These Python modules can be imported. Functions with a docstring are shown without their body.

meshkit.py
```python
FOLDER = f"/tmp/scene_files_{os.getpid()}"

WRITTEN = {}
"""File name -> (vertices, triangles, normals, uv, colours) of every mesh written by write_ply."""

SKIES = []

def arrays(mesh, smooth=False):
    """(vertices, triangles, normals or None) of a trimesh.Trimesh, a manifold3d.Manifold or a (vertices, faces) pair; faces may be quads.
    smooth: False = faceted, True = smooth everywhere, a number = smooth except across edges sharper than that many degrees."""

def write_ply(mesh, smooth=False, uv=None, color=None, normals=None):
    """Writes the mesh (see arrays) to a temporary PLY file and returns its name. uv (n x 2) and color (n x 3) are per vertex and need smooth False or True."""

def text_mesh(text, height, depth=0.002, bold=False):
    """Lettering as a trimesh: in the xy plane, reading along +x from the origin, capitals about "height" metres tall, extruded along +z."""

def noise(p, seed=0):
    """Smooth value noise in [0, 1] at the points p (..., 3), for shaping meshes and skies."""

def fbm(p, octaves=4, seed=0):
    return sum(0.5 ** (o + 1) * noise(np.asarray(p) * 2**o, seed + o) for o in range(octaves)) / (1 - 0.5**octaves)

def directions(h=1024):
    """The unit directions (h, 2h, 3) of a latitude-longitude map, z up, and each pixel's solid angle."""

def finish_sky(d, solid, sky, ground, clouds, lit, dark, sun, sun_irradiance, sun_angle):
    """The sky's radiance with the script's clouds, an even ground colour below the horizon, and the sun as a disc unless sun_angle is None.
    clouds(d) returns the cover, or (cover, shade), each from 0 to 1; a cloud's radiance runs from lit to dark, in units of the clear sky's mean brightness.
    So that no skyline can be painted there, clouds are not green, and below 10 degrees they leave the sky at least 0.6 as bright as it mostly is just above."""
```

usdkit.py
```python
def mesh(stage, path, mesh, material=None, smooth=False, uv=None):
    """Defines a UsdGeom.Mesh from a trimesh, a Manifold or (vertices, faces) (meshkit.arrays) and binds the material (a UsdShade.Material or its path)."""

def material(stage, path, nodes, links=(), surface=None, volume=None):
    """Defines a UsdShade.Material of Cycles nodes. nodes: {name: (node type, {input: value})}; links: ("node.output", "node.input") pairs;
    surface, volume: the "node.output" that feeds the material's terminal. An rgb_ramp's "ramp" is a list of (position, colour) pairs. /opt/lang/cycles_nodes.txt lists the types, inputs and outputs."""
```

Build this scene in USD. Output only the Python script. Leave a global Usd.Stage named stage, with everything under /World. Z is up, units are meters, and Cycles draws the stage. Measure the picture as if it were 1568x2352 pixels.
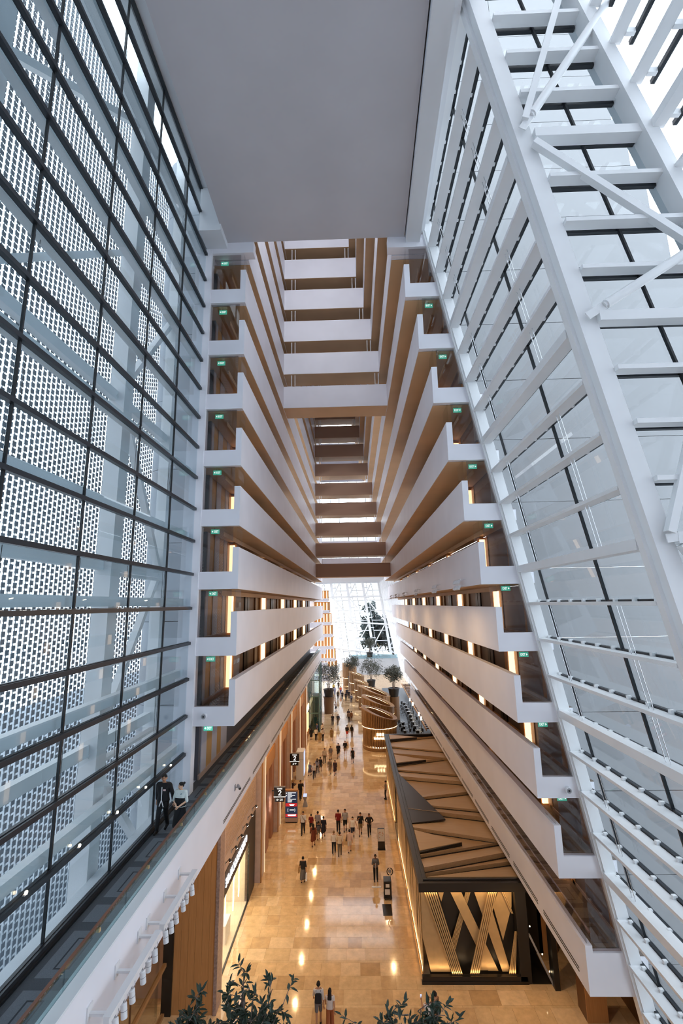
import math, random
import numpy as np, trimesh, manifold3d as m3
from pxr import Usd, UsdGeom, UsdLux, UsdShade, Gf, Sdf, Vt
import usdkit, meshkit

stage = Usd.Stage.CreateInMemory()
UsdGeom.SetStageUpAxis(stage, 'Z'); UsdGeom.SetStageMetersPerUnit(stage, 1.0)
UsdGeom.Xform.Define(stage, '/World'); UsdGeom.Scope.Define(stage, '/World/Looks')
rng = random.Random(7); nr = np.random.default_rng(7)

# ------------------------------------------------------------------ camera
def set_camera():
    pi, ya, ro = np.radians([11.195, -1.331, -1.011])
    F = np.array([math.sin(ya)*math.cos(pi), math.cos(ya)*math.cos(pi), math.sin(pi)])
    R0 = np.array([math.cos(ya), -math.sin(ya), 0.]); U0 = np.cross(R0, F)
    R = math.cos(ro)*R0 + math.sin(ro)*U0; U = -math.sin(ro)*R0 + math.cos(ro)*U0
    c = UsdGeom.Camera.Define(stage, '/World/camera')
    M = Gf.Matrix4d(*R, 0, *U, 0, *(-F), 0, 0, 0, 20.0, 1)
    c.AddTransformOp().Set(M)
    c.CreateHorizontalApertureAttr(36.0); c.CreateVerticalApertureAttr(54.0)
    c.CreateFocalLengthAttr(36.0*1067.3/1568)
    c.CreateClippingRangeAttr((0.1, 2000.0)); c.CreateExposureAttr(EXPOSURE)
EXPOSURE = 0.0
set_camera()

# ------------------------------------------------------------------ sky and large lights
def sky():
    d = UsdLux.DomeLight.Define(stage, '/World/sky')
    d.CreateIntensityAttr(1.2); d.CreateColorAttr(Gf.Vec3f(0.88, 0.925, 1.0))
sky()
WARM = (1.0, 0.64, 0.31)
def rect_light(name, pos, sx, sy, power, color=WARM, down=(0, 0, -1), xdir=(1, 0, 0)):
    """A lamp panel of sx by sy metres; it shines along down. power: radiance."""
    l = UsdLux.RectLight.Define(stage, '/World/' + numbered(name))
    z = -np.array(down, float); z /= np.linalg.norm(z)
    x = np.array(xdir, float); x -= z*(x@z); x /= np.linalg.norm(x); y = np.cross(z, x)
    l.AddTransformOp().Set(Gf.Matrix4d(*x, 0, *y, 0, *z, 0, *map(float, pos), 1))
    l.CreateWidthAttr(sx); l.CreateHeightAttr(sy); l.CreateIntensityAttr(power); l.CreateColorAttr(Gf.Vec3f(*color))
    return l
_used = {}
def numbered(name, parent='/World'):
    k = parent + '/' + name; n = _used.get(k, 0); _used[k] = n + 1
    return name if n == 0 else '%s_%03d' % (name, n)

def lobby_lamps():
    """Downlights under the walkway edge, spotlight banks on the leaning balcony face, and spots under the nearer footbridge."""
    spots = [(-5.35, y, 10.85, 120) for y in np.arange(25, 80, 4.6)] + [(3.6, y, 20.6, 190) for y in (25.1, 32.1, 41.7, 52.1, 62.0, 70.4)] + [(8.4, y, 4.8, 50) for y in np.arange(24, 29, 4)]
    for x, y, z, w in spots:
        l = UsdLux.DiskLight.Define(stage, '/World/' + numbered('lobby_lamp')); dx = -.30 if z == 20.6 else .15 if z == 10.85 else 0.; n = math.hypot(1, dx); Z = (-dx/n, 0, 1/n); X = (1/n, 0, dx/n); l.AddTransformOp().Set(Gf.Matrix4d(*X, 0, 0, 1, 0, 0, *Z, 0, float(x), float(y), float(z), 1))
        l.CreateRadiusAttr(.09); l.CreateIntensityAttr(float(w)*LOBBY*9.5); l.CreateColorAttr(Gf.Vec3f(*WARM)); sh = UsdLux.ShapingAPI.Apply(l.GetPrim()); sh.CreateShapingConeAngleAttr(30.0 if z == 20.6 else 48.0); sh.CreateShapingConeSoftnessAttr(.5)
LOBBY = 1.35
lobby_lamps()

# ------------------------------------------------------------------ materials
def lin(r, g, b): return tuple(((c/255)/12.92 if c/255 <= .04045 else ((c/255+.055)/1.055)**2.4) for c in (r, g, b))
L = '/World/Looks/'
def plain(name, col, rough=.5, metal=0., spec=.5, vary=0., vscale=3., bump=0., bscale=60., island=0., **kw):
    n = {'p': ('principled_bsdf', dict(base_color=col, roughness=rough, metallic=metal, specular_ior_level=spec, **kw))}; k = []
    if vary or island or bump: n['g'] = ('geometry', {})
    src = None
    if vary:
        n['n'] = ('noise_texture', dict(scale=vscale, detail=4.)); k.append(('g.position', 'n.vector'))
        n['r'] = ('rgb_ramp', dict(ramp=[(.25, tuple(c*(1-vary) for c in col)), (.75, tuple(min(1, c*(1+vary)) for c in col))]))
        k += [('n.fac', 'r.fac')]; src = 'r.color'
    if island:
        n['h'] = ('map_range', dict(from_min=0., from_max=1., to_min=1-island, to_max=1+island)); k.append(('g.random_per_island', 'h.value'))
        n['hs'] = ('hsv', dict(color=col)); k.append(('h.result', 'hs.value'))
        if src: k.append((src, 'hs.color'))
        src = 'hs.color'
    if src: k.append((src, 'p.base_color'))
    if bump:
        n['bn'] = ('noise_texture', dict(scale=bscale, detail=3.)); k.append(('g.position', 'bn.vector'))
        n['b'] = ('bump', dict(strength=bump, distance=.01)); k += [('bn.fac', 'b.height'), ('b.normal', 'p.normal')]
    return usdkit.material(stage, L+name, n, k, surface='p.BSDF')
def wood(name, a, b, rough=.45, scale=(1, 1, 1), along='z'):
    sc = {'z': (18, 18, .8), 'y': (18, .8, 18), 'x': (.8, 18, 18)}[along]
    return usdkit.material(stage, L+name, {
        'g': ('geometry', {}), 'm': ('mapping', dict(scale=sc)), 'n': ('noise_texture', dict(scale=1., detail=5., roughness=.6, distortion=.4)),
        'r': ('rgb_ramp', dict(ramp=[(.3, a), (.7, b)])), 'h': ('map_range', dict(to_min=.85, to_max=1.12)), 'hs': ('hsv', {}),
        'p': ('principled_bsdf', dict(roughness=rough))},
        [('g.position', 'm.vector'), ('m.vector', 'n.vector'), ('n.fac', 'r.fac'), ('g.random_per_island', 'h.value'), ('h.result', 'hs.value'), ('r.color', 'hs.color'), ('hs.color', 'p.base_color')], surface='p.BSDF')
def glow(name, col, strength):
    return usdkit.material(stage, L+name, {'e': ('emission', dict(color=col, strength=strength))}, surface='e.emission')
def glass(name, tint, refl=.02, gain=.5, rough=0.0):
    return usdkit.material(stage, L+name, {
        'w': ('layer_weight', dict(blend=.5)), 'q': ('math', dict(math_type='power', value2=4.)), 'a': ('math', dict(math_type='multiply_add', value2=gain, value3=refl, use_clamp=True)),
        't': ('transparent_bsdf', dict(color=tint)), 's': ('glossy_bsdf', dict(color=(1, 1, 1), roughness=rough)), 'x': ('mix_closure', {})},
        [('w.facing', 'q.value1'), ('q.value', 'a.value1'), ('a.value', 'x.fac'), ('t.BSDF', 'x.closure1'), ('s.BSDF', 'x.closure2')], surface='x.closure')
MAT = {}
def mats():
    m = MAT
    m['paint'] = plain('paint', (.79, .78, .83), .45, vary=.04, vscale=.6)
    m['steel'] = plain('steel', (.78, .79, .80), .4, vary=.03, vscale=1.2)
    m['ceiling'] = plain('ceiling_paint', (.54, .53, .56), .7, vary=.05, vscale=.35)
    m['cove'] = plain('cove_paint', (.72, .74, .77), .6)
    m['soffit'] = plain('soffit_lamplit_paint', (.62, .40, .22), .6, vary=.08, vscale=.5)  # tan holds part of the warm lamplight on a whiter soffit
    m['transom'] = plain('dark_transom', (.018, .022, .028), .35)
    m['gasket'] = plain('gasket', (.01, .012, .015), .4)
    m['pane_left'] = glass('pane_screen_side', (.79, .845, .87), .025, .35)
    m['pane_right'] = glass('pane_leaning_side', (.85, .89, .91), .02, .25)
    m['pane_clear'] = glass('pane_clear', (.93, .95, .95), .03, .5)
    m['pane_gallery'] = glass('pane_gallery', (.82, .80, .80), .04, .5)
    m['pane_teal'] = glass('pane_teal', (.74, .85, .86), .05, .4)
    m['clad'] = plain('cladding', (.34, .34, .345), .35, vary=.03, vscale=.4, island=.03)
    m['concrete'] = plain('outside_concrete', (.40, .43, .47), .6, vary=.08, vscale=.5)
    m['screen'] = plain('screen_plate', (.16, .19, .22), .5)
    m['outside'] = plain('outside_ground', (.22, .25, .28), .9, vary=.1, vscale=.2)
    m['stripe_grey'] = plain('stripe_grey', (.42, .41, .46), .5)
    m['stripe_gold'] = wood('stripe_gold', (.46, .26, .09), (.60, .36, .14))
    m['corridor_dark'] = plain('corridor_dark', (.10, .10, .12), .5)
    m['corridor'] = plain('corridor_wall', (.20, .145, .11), .5, vary=.05)
    m['corridor_mauve'] = plain('corridor_mauve', (.20, .16, .16), .5)
    m['oak'] = wood('oak', (.50, .235, .08), (.62, .31, .115))
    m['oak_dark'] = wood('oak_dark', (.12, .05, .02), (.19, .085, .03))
    m['oak_y'] = wood('oak_along', (.36, .18, .07), (.46, .25, .10), along='y')
    m['carpet'] = plain('carpet', (.055, .063, .075), .95, vary=.15, vscale=40.)
    m['carpet_light'] = plain('carpet_light', (.12, .135, .155), .95, vary=.2, vscale=60.)
    m['carpet_line'] = plain('carpet_line', (.03, .035, .042), .95)
    m['carpet_brown'] = plain('carpet_brown', (.13, .085, .055), .95, vary=.2, vscale=20.)
    m['carpet_brown_light'] = plain('carpet_brown_light', (.21, .15, .10), .95, vary=.2, vscale=30.)
    m['baseboard'] = plain('baseboard_paint', (.42, .31, .26), .5)
    m['lit'] = glow('lit_panel', (1.0, .64, .36), 2.6)
    m['black'] = plain('black', (.012, .011, .011), .4)
    m['dark_metal'] = plain('dark_metal', (.04, .036, .034), .35, .6)
    m['chrome'] = plain('chrome', (.6, .6, .62), .25, 1.)
    m['grey'] = plain('grey_plastic', (.3, .3, .32), .5)
    m['white'] = plain('white_plastic', (.72, .72, .74), .4)
    m['exit_green'] = usdkit.material(stage, L+'exit_green', {'p': ('principled_bsdf', dict(base_color=(.05, .45, .33), roughness=.4, emission_color=(.10, .75, .52), emission_strength=.55))}, surface='p.BSDF')
    m['letter'] = glow('lit_letter', (.9, 1., .98), 1.6)
    m['bulb'] = glow('bulb', (1., .82, .55), 14.)
    m['cool_glow'] = glow('cool_glow', (.85, .9, 1.), 6.)
    m['warm_glow'] = glow('warm_glow', (1., .72, .38), 5.)
    m['hot_glow'] = glow('hot_glow', (1., .78, .45), 10.)
    m['bronze'] = plain('bronze', (.60, .42, .21), .42, .3, vary=.08, vscale=3.)
    m['marble'] = plain('pink_marble', (.55, .42, .36), .3, vary=.12, vscale=2.5)
    m['marble_edge'] = plain('marble_edge', (.30, .22, .20), .35, vary=.35, vscale=9.)
    m['terracotta'] = plain('terracotta_panel', (.40, .18, .10), .4)
    m['leaf'] = usdkit.material(stage, L+'leaf', {'d': ('principled_bsdf', dict(base_color=(.030, .050, .036), roughness=.45)), 't': ('translucent_bsdf', dict(color=(.05, .10, .04))), 'x': ('mix_closure', dict(fac=.2))},
        [('d.BSDF', 'x.closure1'), ('t.BSDF', 'x.closure2')], surface='x.closure')
    m['leaf_far'] = plain('leaf_far', (.11, .12, .09), .6, island=.35)
    m['bark'] = plain('bark', (.16, .12, .10), .8, vary=.3, vscale=12.)
    m['rail'] = wood('rail_wood', (.16, .055, .025), (.25, .09, .04), .3, along='y')
    for i, c in enumerate([(.78, .54, .30), (.68, .46, .25), (.85, .62, .38), (.58, .38, .195), (.76, .54, .31)]):
        m['tile%d' % i] = usdkit.material(stage, L+'floor_stone_%d' % i, {
            'g': ('geometry', {}), 'n': ('noise_texture', dict(scale=2.2, detail=8., roughness=.65)), 'r': ('rgb_ramp', dict(ramp=[(.3, tuple(x*.80 for x in c)), (.7, tuple(x*1.1 for x in c))])),
            'v': ('voronoi_texture', dict(scale=9.)), 'vr': ('rgb_ramp', dict(ramp=[(.0, (.55, .5, .45)), (.09, (1, 1, 1))])), 'mu': ('mix', dict(mix_type='multiply', fac=.25)),
            'h': ('map_range', dict(to_min=.9, to_max=1.08)), 'hs': ('hsv', {}),
            'p': ('principled_bsdf', dict(roughness=.075, specular_ior_level=.5))},
            [('g.position', 'n.vector'), ('g.position', 'v.vector'), ('n.fac', 'r.fac'), ('v.distance', 'vr.fac'), ('r.color', 'mu.color1'), ('vr.color', 'mu.color2'), ('g.random_per_island', 'h.value'), ('h.result', 'hs.value'), ('mu.color', 'hs.color'), ('hs.color', 'p.base_color')], surface='p.BSDF')
mats()
def cloth(r, g, b):
    k = 'cloth_%d_%d_%d' % (r, g, b)
    if k not in MAT: MAT[k] = plain(k, lin(r, g, b), .85)
    return MAT[k]

# ------------------------------------------------------------------ mesh helpers
class MB:
    def __init__(s): s.v = []; s.f = []; s.n = 0
    def raw(s, v, f):
        v = np.asarray(v, float); s.v.append(v); s.f.append(np.asarray(f, int) + s.n); s.n += len(v); return s
    def add(s, m):
        v, f, _ = meshkit.arrays(m); return s.raw(v, f)
    def hexa(s, p):   # 8 points: bottom ring 0-3 counter-clockwise from above, top ring 4-7
        return s.raw(p, [(0,2,1),(0,3,2),(4,5,6),(4,6,7),(0,1,5),(0,5,4),(1,2,6),(1,6,5),(2,3,7),(2,7,6),(3,0,4),(3,4,7)])
    def box(s, x0, x1, y0, y1, z0, z1):
        return s.hexa([(x0,y0,z0),(x1,y0,z0),(x1,y1,z0),(x0,y1,z0),(x0,y0,z1),(x1,y0,z1),(x1,y1,z1),(x0,y1,z1)])
    def bar(s, p, q, w, h, up=(0, 0, 1)):   # straight bar of w (sideways) by h (along up)
        p, q = np.array(p, float), np.array(q, float); d = (q-p)/np.linalg.norm(q-p); u = np.array(up, float); u -= d*(u@d)
        u /= np.linalg.norm(u); r = np.cross(d, u)*w/2; u = u*h/2
        return s.hexa([p-r-u, p+r-u, q+r-u, q-r-u, p-r+u, p+r+u, q+r+u, q-r+u])
    def tube(s, pts, rad, n=8, cap=True):
        pts = np.asarray(pts, float); rad = np.broadcast_to(rad, len(pts)); V = []
        d0 = pts[1]-pts[0]; ref = np.array([0, 0, 1.]) if abs(d0[2]) < .9*np.linalg.norm(d0) else np.array([1., 0, 0])
        for i in range(len(pts)):
            d = pts[min(i+1, len(pts)-1)]-pts[max(i-1, 0)]; d = d/np.linalg.norm(d)
            a = np.cross(ref, d); a /= np.linalg.norm(a); b = np.cross(d, a); t = np.arange(n)*2*math.pi/n
            V.append(pts[i] + rad[i]*(np.cos(t)[:, None]*a + np.sin(t)[:, None]*b))
        f = []
        for i in range(len(pts)-1):
            for j in range(n):
                a, b = i*n+j, i*n+(j+1) % n; f += [(a, b, b+n), (a, b+n, a+n)]
        V = np.vstack(V)
        if cap:
            f += [(0, j+1, j) for j in range(1, n-1)]; o = (len(pts)-1)*n; f += [(o, o+j, o+j+1) for j in range(1, n-1)]
        return s.raw(V, f)
    def lathe(s, prof, c=(0, 0, 0), n=24):   # prof: (radius, z)
        V = []; f = []
        for r, z in prof:
            t = np.arange(n)*2*math.pi/n; V.append(np.stack([c[0]+r*np.cos(t), c[1]+r*np.sin(t), np.full(n, c[2]+z)], 1))
        for i in range(len(prof)-1):
            for j in range(n):
                a, b = i*n+j, i*n+(j+1) % n; f += [(a, b, b+n), (a, b+n, a+n)]
        return s.raw(np.vstack(V), f)
    def prism(s, poly, z0, z1):   # convex polygon (counter-clockwise), z0 and z1 numbers
        n = len(poly); p = np.asarray(poly, float)
        if np.sum(p[:, 0]*np.roll(p[:, 1], -1)-np.roll(p[:, 0], -1)*p[:, 1]) < 0: p = p[::-1]
        v = np.vstack([np.c_[p, np.full(n, z0)], np.c_[p, np.full(n, z1)]])
        f = [(0, j+1, j) for j in range(1, n-1)] + [(n, n+j, n+j+1) for j in range(1, n-1)]
        for j in range(n): k = (j+1) % n; f += [(j, k, k+n), (j, k+n, j+n)]
        return s.raw(v, f)
    def prism_y(s, poly, y0, y1):   # polygon in x,z pushed along y
        b = MB().prism(poly, 0, 1); v = b.v[0]; w = np.c_[v[:, 0], np.where(v[:, 2] > .5, y1, y0), v[:, 1]]
        return s.raw(w, np.array(b.f[0])[:, ::-1] if y1 > y0 else b.f[0])
    def arrays(s): return np.vstack(s.v), np.vstack(s.f)
LOC = {}
def obj(name, mb, mat, parent=None, smooth=False, **cd):
    base = str(parent.GetPath()) if parent is not None else '/World'
    path = base + '/' + numbered(name, base)
    v, f = mb.arrays() if isinstance(mb, MB) else meshkit.arrays(mb)[:2]
    o = LOC.get(base)
    if o is not None: v = v - o
    if base in LOC: LOC[path] = LOC[base]
    p = usdkit.mesh(stage, path, (v, f), MAT[mat] if isinstance(mat, str) else mat, smooth).GetPrim()
    for k, x in cd.items(): p.SetCustomDataByKey(k, x)
    return p
def thing(name, label, cat, loc=(0, 0, 0), group=None, kind=None, rotz=None):
    path = '/World/' + numbered(name); x = UsdGeom.Xform.Define(stage, path); x.AddTranslateOp().Set(Gf.Vec3d(*map(float, loc)))
    if rotz is not None: x.AddRotateZOp().Set(float(rotz)); LOC[path] = np.zeros(3)
    else: LOC[path] = np.array(loc, float)
    p = x.GetPrim()
    for k, q in (('label', label), ('category', cat), ('group', group), ('kind', kind)):
        if q: p.SetCustomDataByKey(k, q)
    return p
def struct(name, label=None, loc=(0, 0, 0)):
    return thing(name, label, None, loc, kind='structure')
def single(name, mb, mat, label, cat, group=None, smooth=False):
    cd = dict(label=label, category=cat)
    if group: cd['group'] = group
    return obj(name, mb, mat, None, smooth, **cd)
def dup(src, loc, label, rotz=None, group=None):
    was = src.GetCustomData()
    r = thing(src.GetName().rstrip('0123456789').rstrip('_'), label, was['category'], loc, group or was.get('group'), None, rotz)
    r.GetReferences().AddInternalReference(src.GetPath()); r.SetInstanceable(True)
    return r
B = lambda *a: MB().box(*a)
# ------------------------------------------------------------------ large structure
Y0 = 21.5                       # the front face of the building across the hall
ZT = [19.93 + 1.536*i for i in range(-10, 17)]       # transom heights, both glass walls
zb = lambda k: 17.82 + 2.949*k                        # underside of gallery k
xr = lambda z: 9.712 - .189*z                         # inner line of the leaning galleries
xf = lambda z: 11.517 - .1875*z                       # leaning glass line
XL, XG = -5.33, -7.46

def left_glass():
    w = struct('window_1', 'tall glass wall of dark bars on the perforated screen side')
    ys = [Y0 - 3.02*i for i in range(9)]; zs = [z for z in ZT[:25] if z > 12] + [41.3]
    for i in range(len(ys)-1):
        for j in range(len(zs)-1):
            obj('pane', B(XG-.02, XG, ys[i+1]+.02, ys[i]-.02, zs[j]+.02, zs[j+1]-.02), 'pane_left', w)
    for z in zs: obj('transom', B(XG-.05, XG+.1, ys[-1], Y0-.1, z-.07, z+.055).box(XG-.06, XG+.03, ys[-1], Y0-.1, z+.06, z+.075), 'transom', w)
    for y in ys: obj('mullion', B(XG-.04, XG+.025, y-.025, y+.025, 12.1, 41.3), 'gasket', w)
    for z in zs[2:-1:3]:
        for y in ys[1:]:
            for d in (.5, .68): obj('hanger_rod', MB().tube([(XG-.35, y+d, z), (XG-.35, y+d, z+1.5)], .008, 5), 'gasket', w)
left_glass()

def outside_left():
    g = struct('floor_outside', 'grey paved ground outside the glass walls'); obj('paving', B(-70, -13.4, -40, 170, -.4, -.1).box(14, 90, -40, 170, -.4, -.1), 'outside', g)
    # white steel truss between the glass and the screen
    t = thing('steel_truss', 'white steel truss of posts, tubes and braces standing between glass wall and perforated screen', 'truss', (-8.4, 16, 0))
    for y, w in ((20.35, .5), (15.9, .62), (8.6, .6), (2.6, .6)): obj('post', B(-8.75, -8.75+w*.9, y-w/2, y+w/2, 8.3, 43), 'steel', t)
    for z in ZT[4::2]: obj('edge_beam', B(-7.95, -7.68, 2, Y0, z+.12, z+.42), 'steel', t)
    for z in (21.45, 15.6, 10.5, 27.6, 33.7, 39.8): obj('beam', B(-8.7, -8.45, 2, 20.3, z-.18, z+.18), 'steel', t)
    for a, b in (((20.2, 21.4), (16.2, 15.8)), ((20.2, 21.6), (16.3, 27.4)), ((15.6, 33.6), (8.9, 27.7)), ((8.9, 33.8), (15.6, 39.7)), ((15.6, 15.5), (19.9, 11)), ((15.6, 27.5), (20.1, 33.5))):
        obj('brace', MB().bar((-8.55, *a), (-8.55, *b), .22, .26, (1, 0, 0)), 'steel', t)
    for z in (14.2, 17.2, 20.2): obj('bracket', B(-8.45, -8.2, 16.3, 20.3, z+.9, z+1.0), 'steel', t)
    # perforated screen: dark plates with slots of daylight between them
    X = -10.6; V = []; F = []; n = 0
    s = thing('perforated_screen', 'dark perforated metal screen with woven slot pattern outside the glass wall', 'screen', (X, 15, 0))
    mb = MB(); pw, ph = .25, .225; P = []
    ny = 92; k = 0
    for i in range(ny):
        y = 24.6 - i*pw
        for j in range(int((45-3)/ph)):
            z = 3 + j*ph + (ph/2 if i % 2 else 0); P.append((y, z))
    P = np.array(P); bx = np.array([(x, y, z) for z in (0, 1) for x, y in ((0, 0), (1, 0), (1, 1), (0, 1))], float)
    v = np.empty((len(P), 8, 3)); v[:, :, 0] = X + .02*bx[:, 0]; v[:, :, 1] = P[:, :1] + .15*bx[:, 1]; v[:, :, 2] = P[:, 1:] + .16*bx[:, 2]
    f = np.array([(0,2,1),(0,3,2),(4,5,6),(4,6,7),(0,1,5),(0,5,4),(1,2,6),(1,6,5),(2,3,7),(2,7,6),(3,0,4),(3,4,7)])
    mb.raw(v.reshape(-1, 3), (f[None] + 8*np.arange(len(P))[:, None, None]).reshape(-1, 3))
    obj('slotted_plate', mb, 'screen', s, kind='stuff')
    st = MB()
    for i in range(0, ny): y = 24.6 - i*pw; st.box(X-.03, X-.015, y+.07, y+.09, 3, 45)
    obj('tie_rod', st, 'screen', s, kind='stuff')
    # end wall of the tower outside the glass, with its round corner
    e = struct('wall_outside_left', 'pale concrete end wall with rounded corner outside the perforated screen side')
    for z in np.arange(8.3, 45, 3.68):
        c = MB(); pts = [(-8.0, 22.0), (-9.3, 22.0)] + [(-9.3+.9*math.cos(a)-0, 22.9+.9*math.sin(a)) for a in np.linspace(-math.pi/2, -math.pi, 9)] + [(-10.2, 26), (-8.0, 26)]
        c.prism(pts, z+.012, z+3.668); obj('cladding_panel', c, 'concrete', e, smooth=30)
outside_left()

def right_glass():
    w = struct('window_2', 'leaning glass wall with white beams between white end frame and inclined column')
    n = np.array([1, 0, .1875])/math.hypot(1, .1875)
    P = lambda y, z, o=0.: (xf(z)+.45+o*n[0], y, z+o*n[2])            # a point of the glass plane pushed out by o
    ys = [21.3, 20.3, 16.05, 15.0-.0, 12.3]; ys = [21.3, 20.25, 15.55, 12.3]
    zs = [3.0] + ZT[:26]
    for i in range(len(ys)-1):
        for j in range(len(zs)-1):
            a, b, c, d = ys[i+1]+.015, ys[i]-.015, zs[j]+.015, zs[j+1]-.015
            obj('pane', MB().hexa([P(a, c), P(a, c, .02), P(b, c, .02), P(b, c), P(a, d), P(a, d, .02), P(b, d, .02), P(b, d)]), 'pane_right', w)
    for y in ys[1:-1]: obj('mullion', MB().bar(P(y, 2.9, -.02), P(y, 41.5, -.02), .05, .1, n), 'gasket', w)
    for k, z in enumerate(ZT[:25]):
        thick = (k-10) % 4 == 1
        hh, dd = (.30, .42) if thick else (.11, .42)
        obj('beam', MB().bar(P(12.35, z, -.30), P(21.45, z, -.30), dd, hh), 'steel', w)
        obj('transom', MB().bar(P(12.35, z, .0), P(21.45, z, .0), .13, .12), 'transom', w)
        cl = MB()
        for y in np.arange(12.9, 21.2, 1.02): cl.box(P(y, z, -.16)[0], P(y, z, -.02)[0], y-.06, y+.06, z-.11, z+.11)
        obj('clamp', cl, 'steel', w)
    for y in (19.7, 14.6):
        for d in (0, .22):
            for j in range(3, 23):
                if (j-10) % 4 in (1, 2, 3): obj('cable', MB().tube([P(y-d, ZT[j], -.3), P(y-d, ZT[j+1], -.3)], .012, 5), 'chrome', w)
    # end frame, a long box leaning with the tower, and the inclined column
    fr = struct('trim_1', 'white leaning box frame at the edge of the building front')
    def lean(mb, x0, x1, y0, y1, z0, z1, s=.1875):
        return mb.hexa([(x0-s*z0, y0, z0), (x1-s*z0, y0, z0), (x1-s*z0, y1, z0), (x0-s*z0, y1, z0), (x0-s*z1, y0, z1), (x1-s*z1, y0, z1), (x1-s*z1, y1, z1), (x0-s*z1, y1, z1)])
    obj('frame_box', lean(MB(), 11.517, 11.97, 21.3, 21.75, -.1, 41.5), 'steel', fr)
    obj('frame_lip', lean(MB(), 11.42, 11.517, 21.36, 21.75, -.1, 41.5), 'steel', fr)
    cA = struct('column_1', 'white leaning steel column where the glass wall turns')
    obj('column_shaft', lean(MB(), 11.55, 12.05, 11.75, 12.3, -.1, 43), 'steel', cA); obj('flange', lean(MB(), 11.45, 11.55, 12.05, 12.3, -.1, 43), 'steel', cA)
    # the return wall facing the camera and the outer column
    w3 = struct('window_3', 'return wall of glass with grey beams between two white columns')
    xB = lambda z: 18.27 - .278*z
    zz = ZT
    for j in range(len(zz)-1):
        z0, z1 = zz[j], zz[j+1]
        A0, A1, B0, B1 = 12.0-.1875*z0, 12.0-.1875*z1, xB(z0), xB(z1); M0, M1 = A0*.5+B0*.5, A1*.5+B1*.5
        for a0, b0, a1, b1 in ((A0, M0, A1, M1), (M0, B0, M1, B1)):
            obj('pane', MB().hexa([(a0+.02, 12.05, z0+.02), (b0-.02, 12.05, z0+.02), (b0-.02, 12.07, z0+.02), (a0+.02, 12.07, z0+.02), (a1+.02, 12.05, z1-.02), (b1-.02, 12.05, z1-.02), (b1-.02, 12.07, z1-.02), (a1+.02, 12.07, z1-.02)]), 'pane_right', w3)
    for j, z in enumerate(zz):
        hh = .30 if j % 4 == 3 else .13
        obj('beam', MB().bar((12.05-.1875*z, 11.75, z), (xB(z), 11.75, z), .36, hh), 'steel', w3)
        obj('transom', B(12.05-.1875*z, xB(z), 12.0, 12.12, z-.09, z+.06), 'transom', w3)
    za, ze = zz[0], zz[-1]; obj('mullion', MB().bar(((12-.1875*za+xB(za))/2, 12.0, za), ((12-.1875*ze+xB(ze))/2, 12.0, ze), .06, .1, (0, 1, 0)), 'gasket', w3)
    cB = struct('column_2', 'white leaning outer steel column against the sky')
    obj('column_shaft', lean(MB(), 18.27, 18.62, 11.45, 12.3, -.1, 45, .278), 'steel', cB); obj('flange', lean(MB(), 18.2, 18.27, 11.45, 11.85, -.1, 45, .278), 'steel', cB)
    # glass wall coming back towards the camera from the outer column
    w4 = struct('window_4', 'upper glass wall of grey beams with bright sky behind')
    zq = ZT
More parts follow.
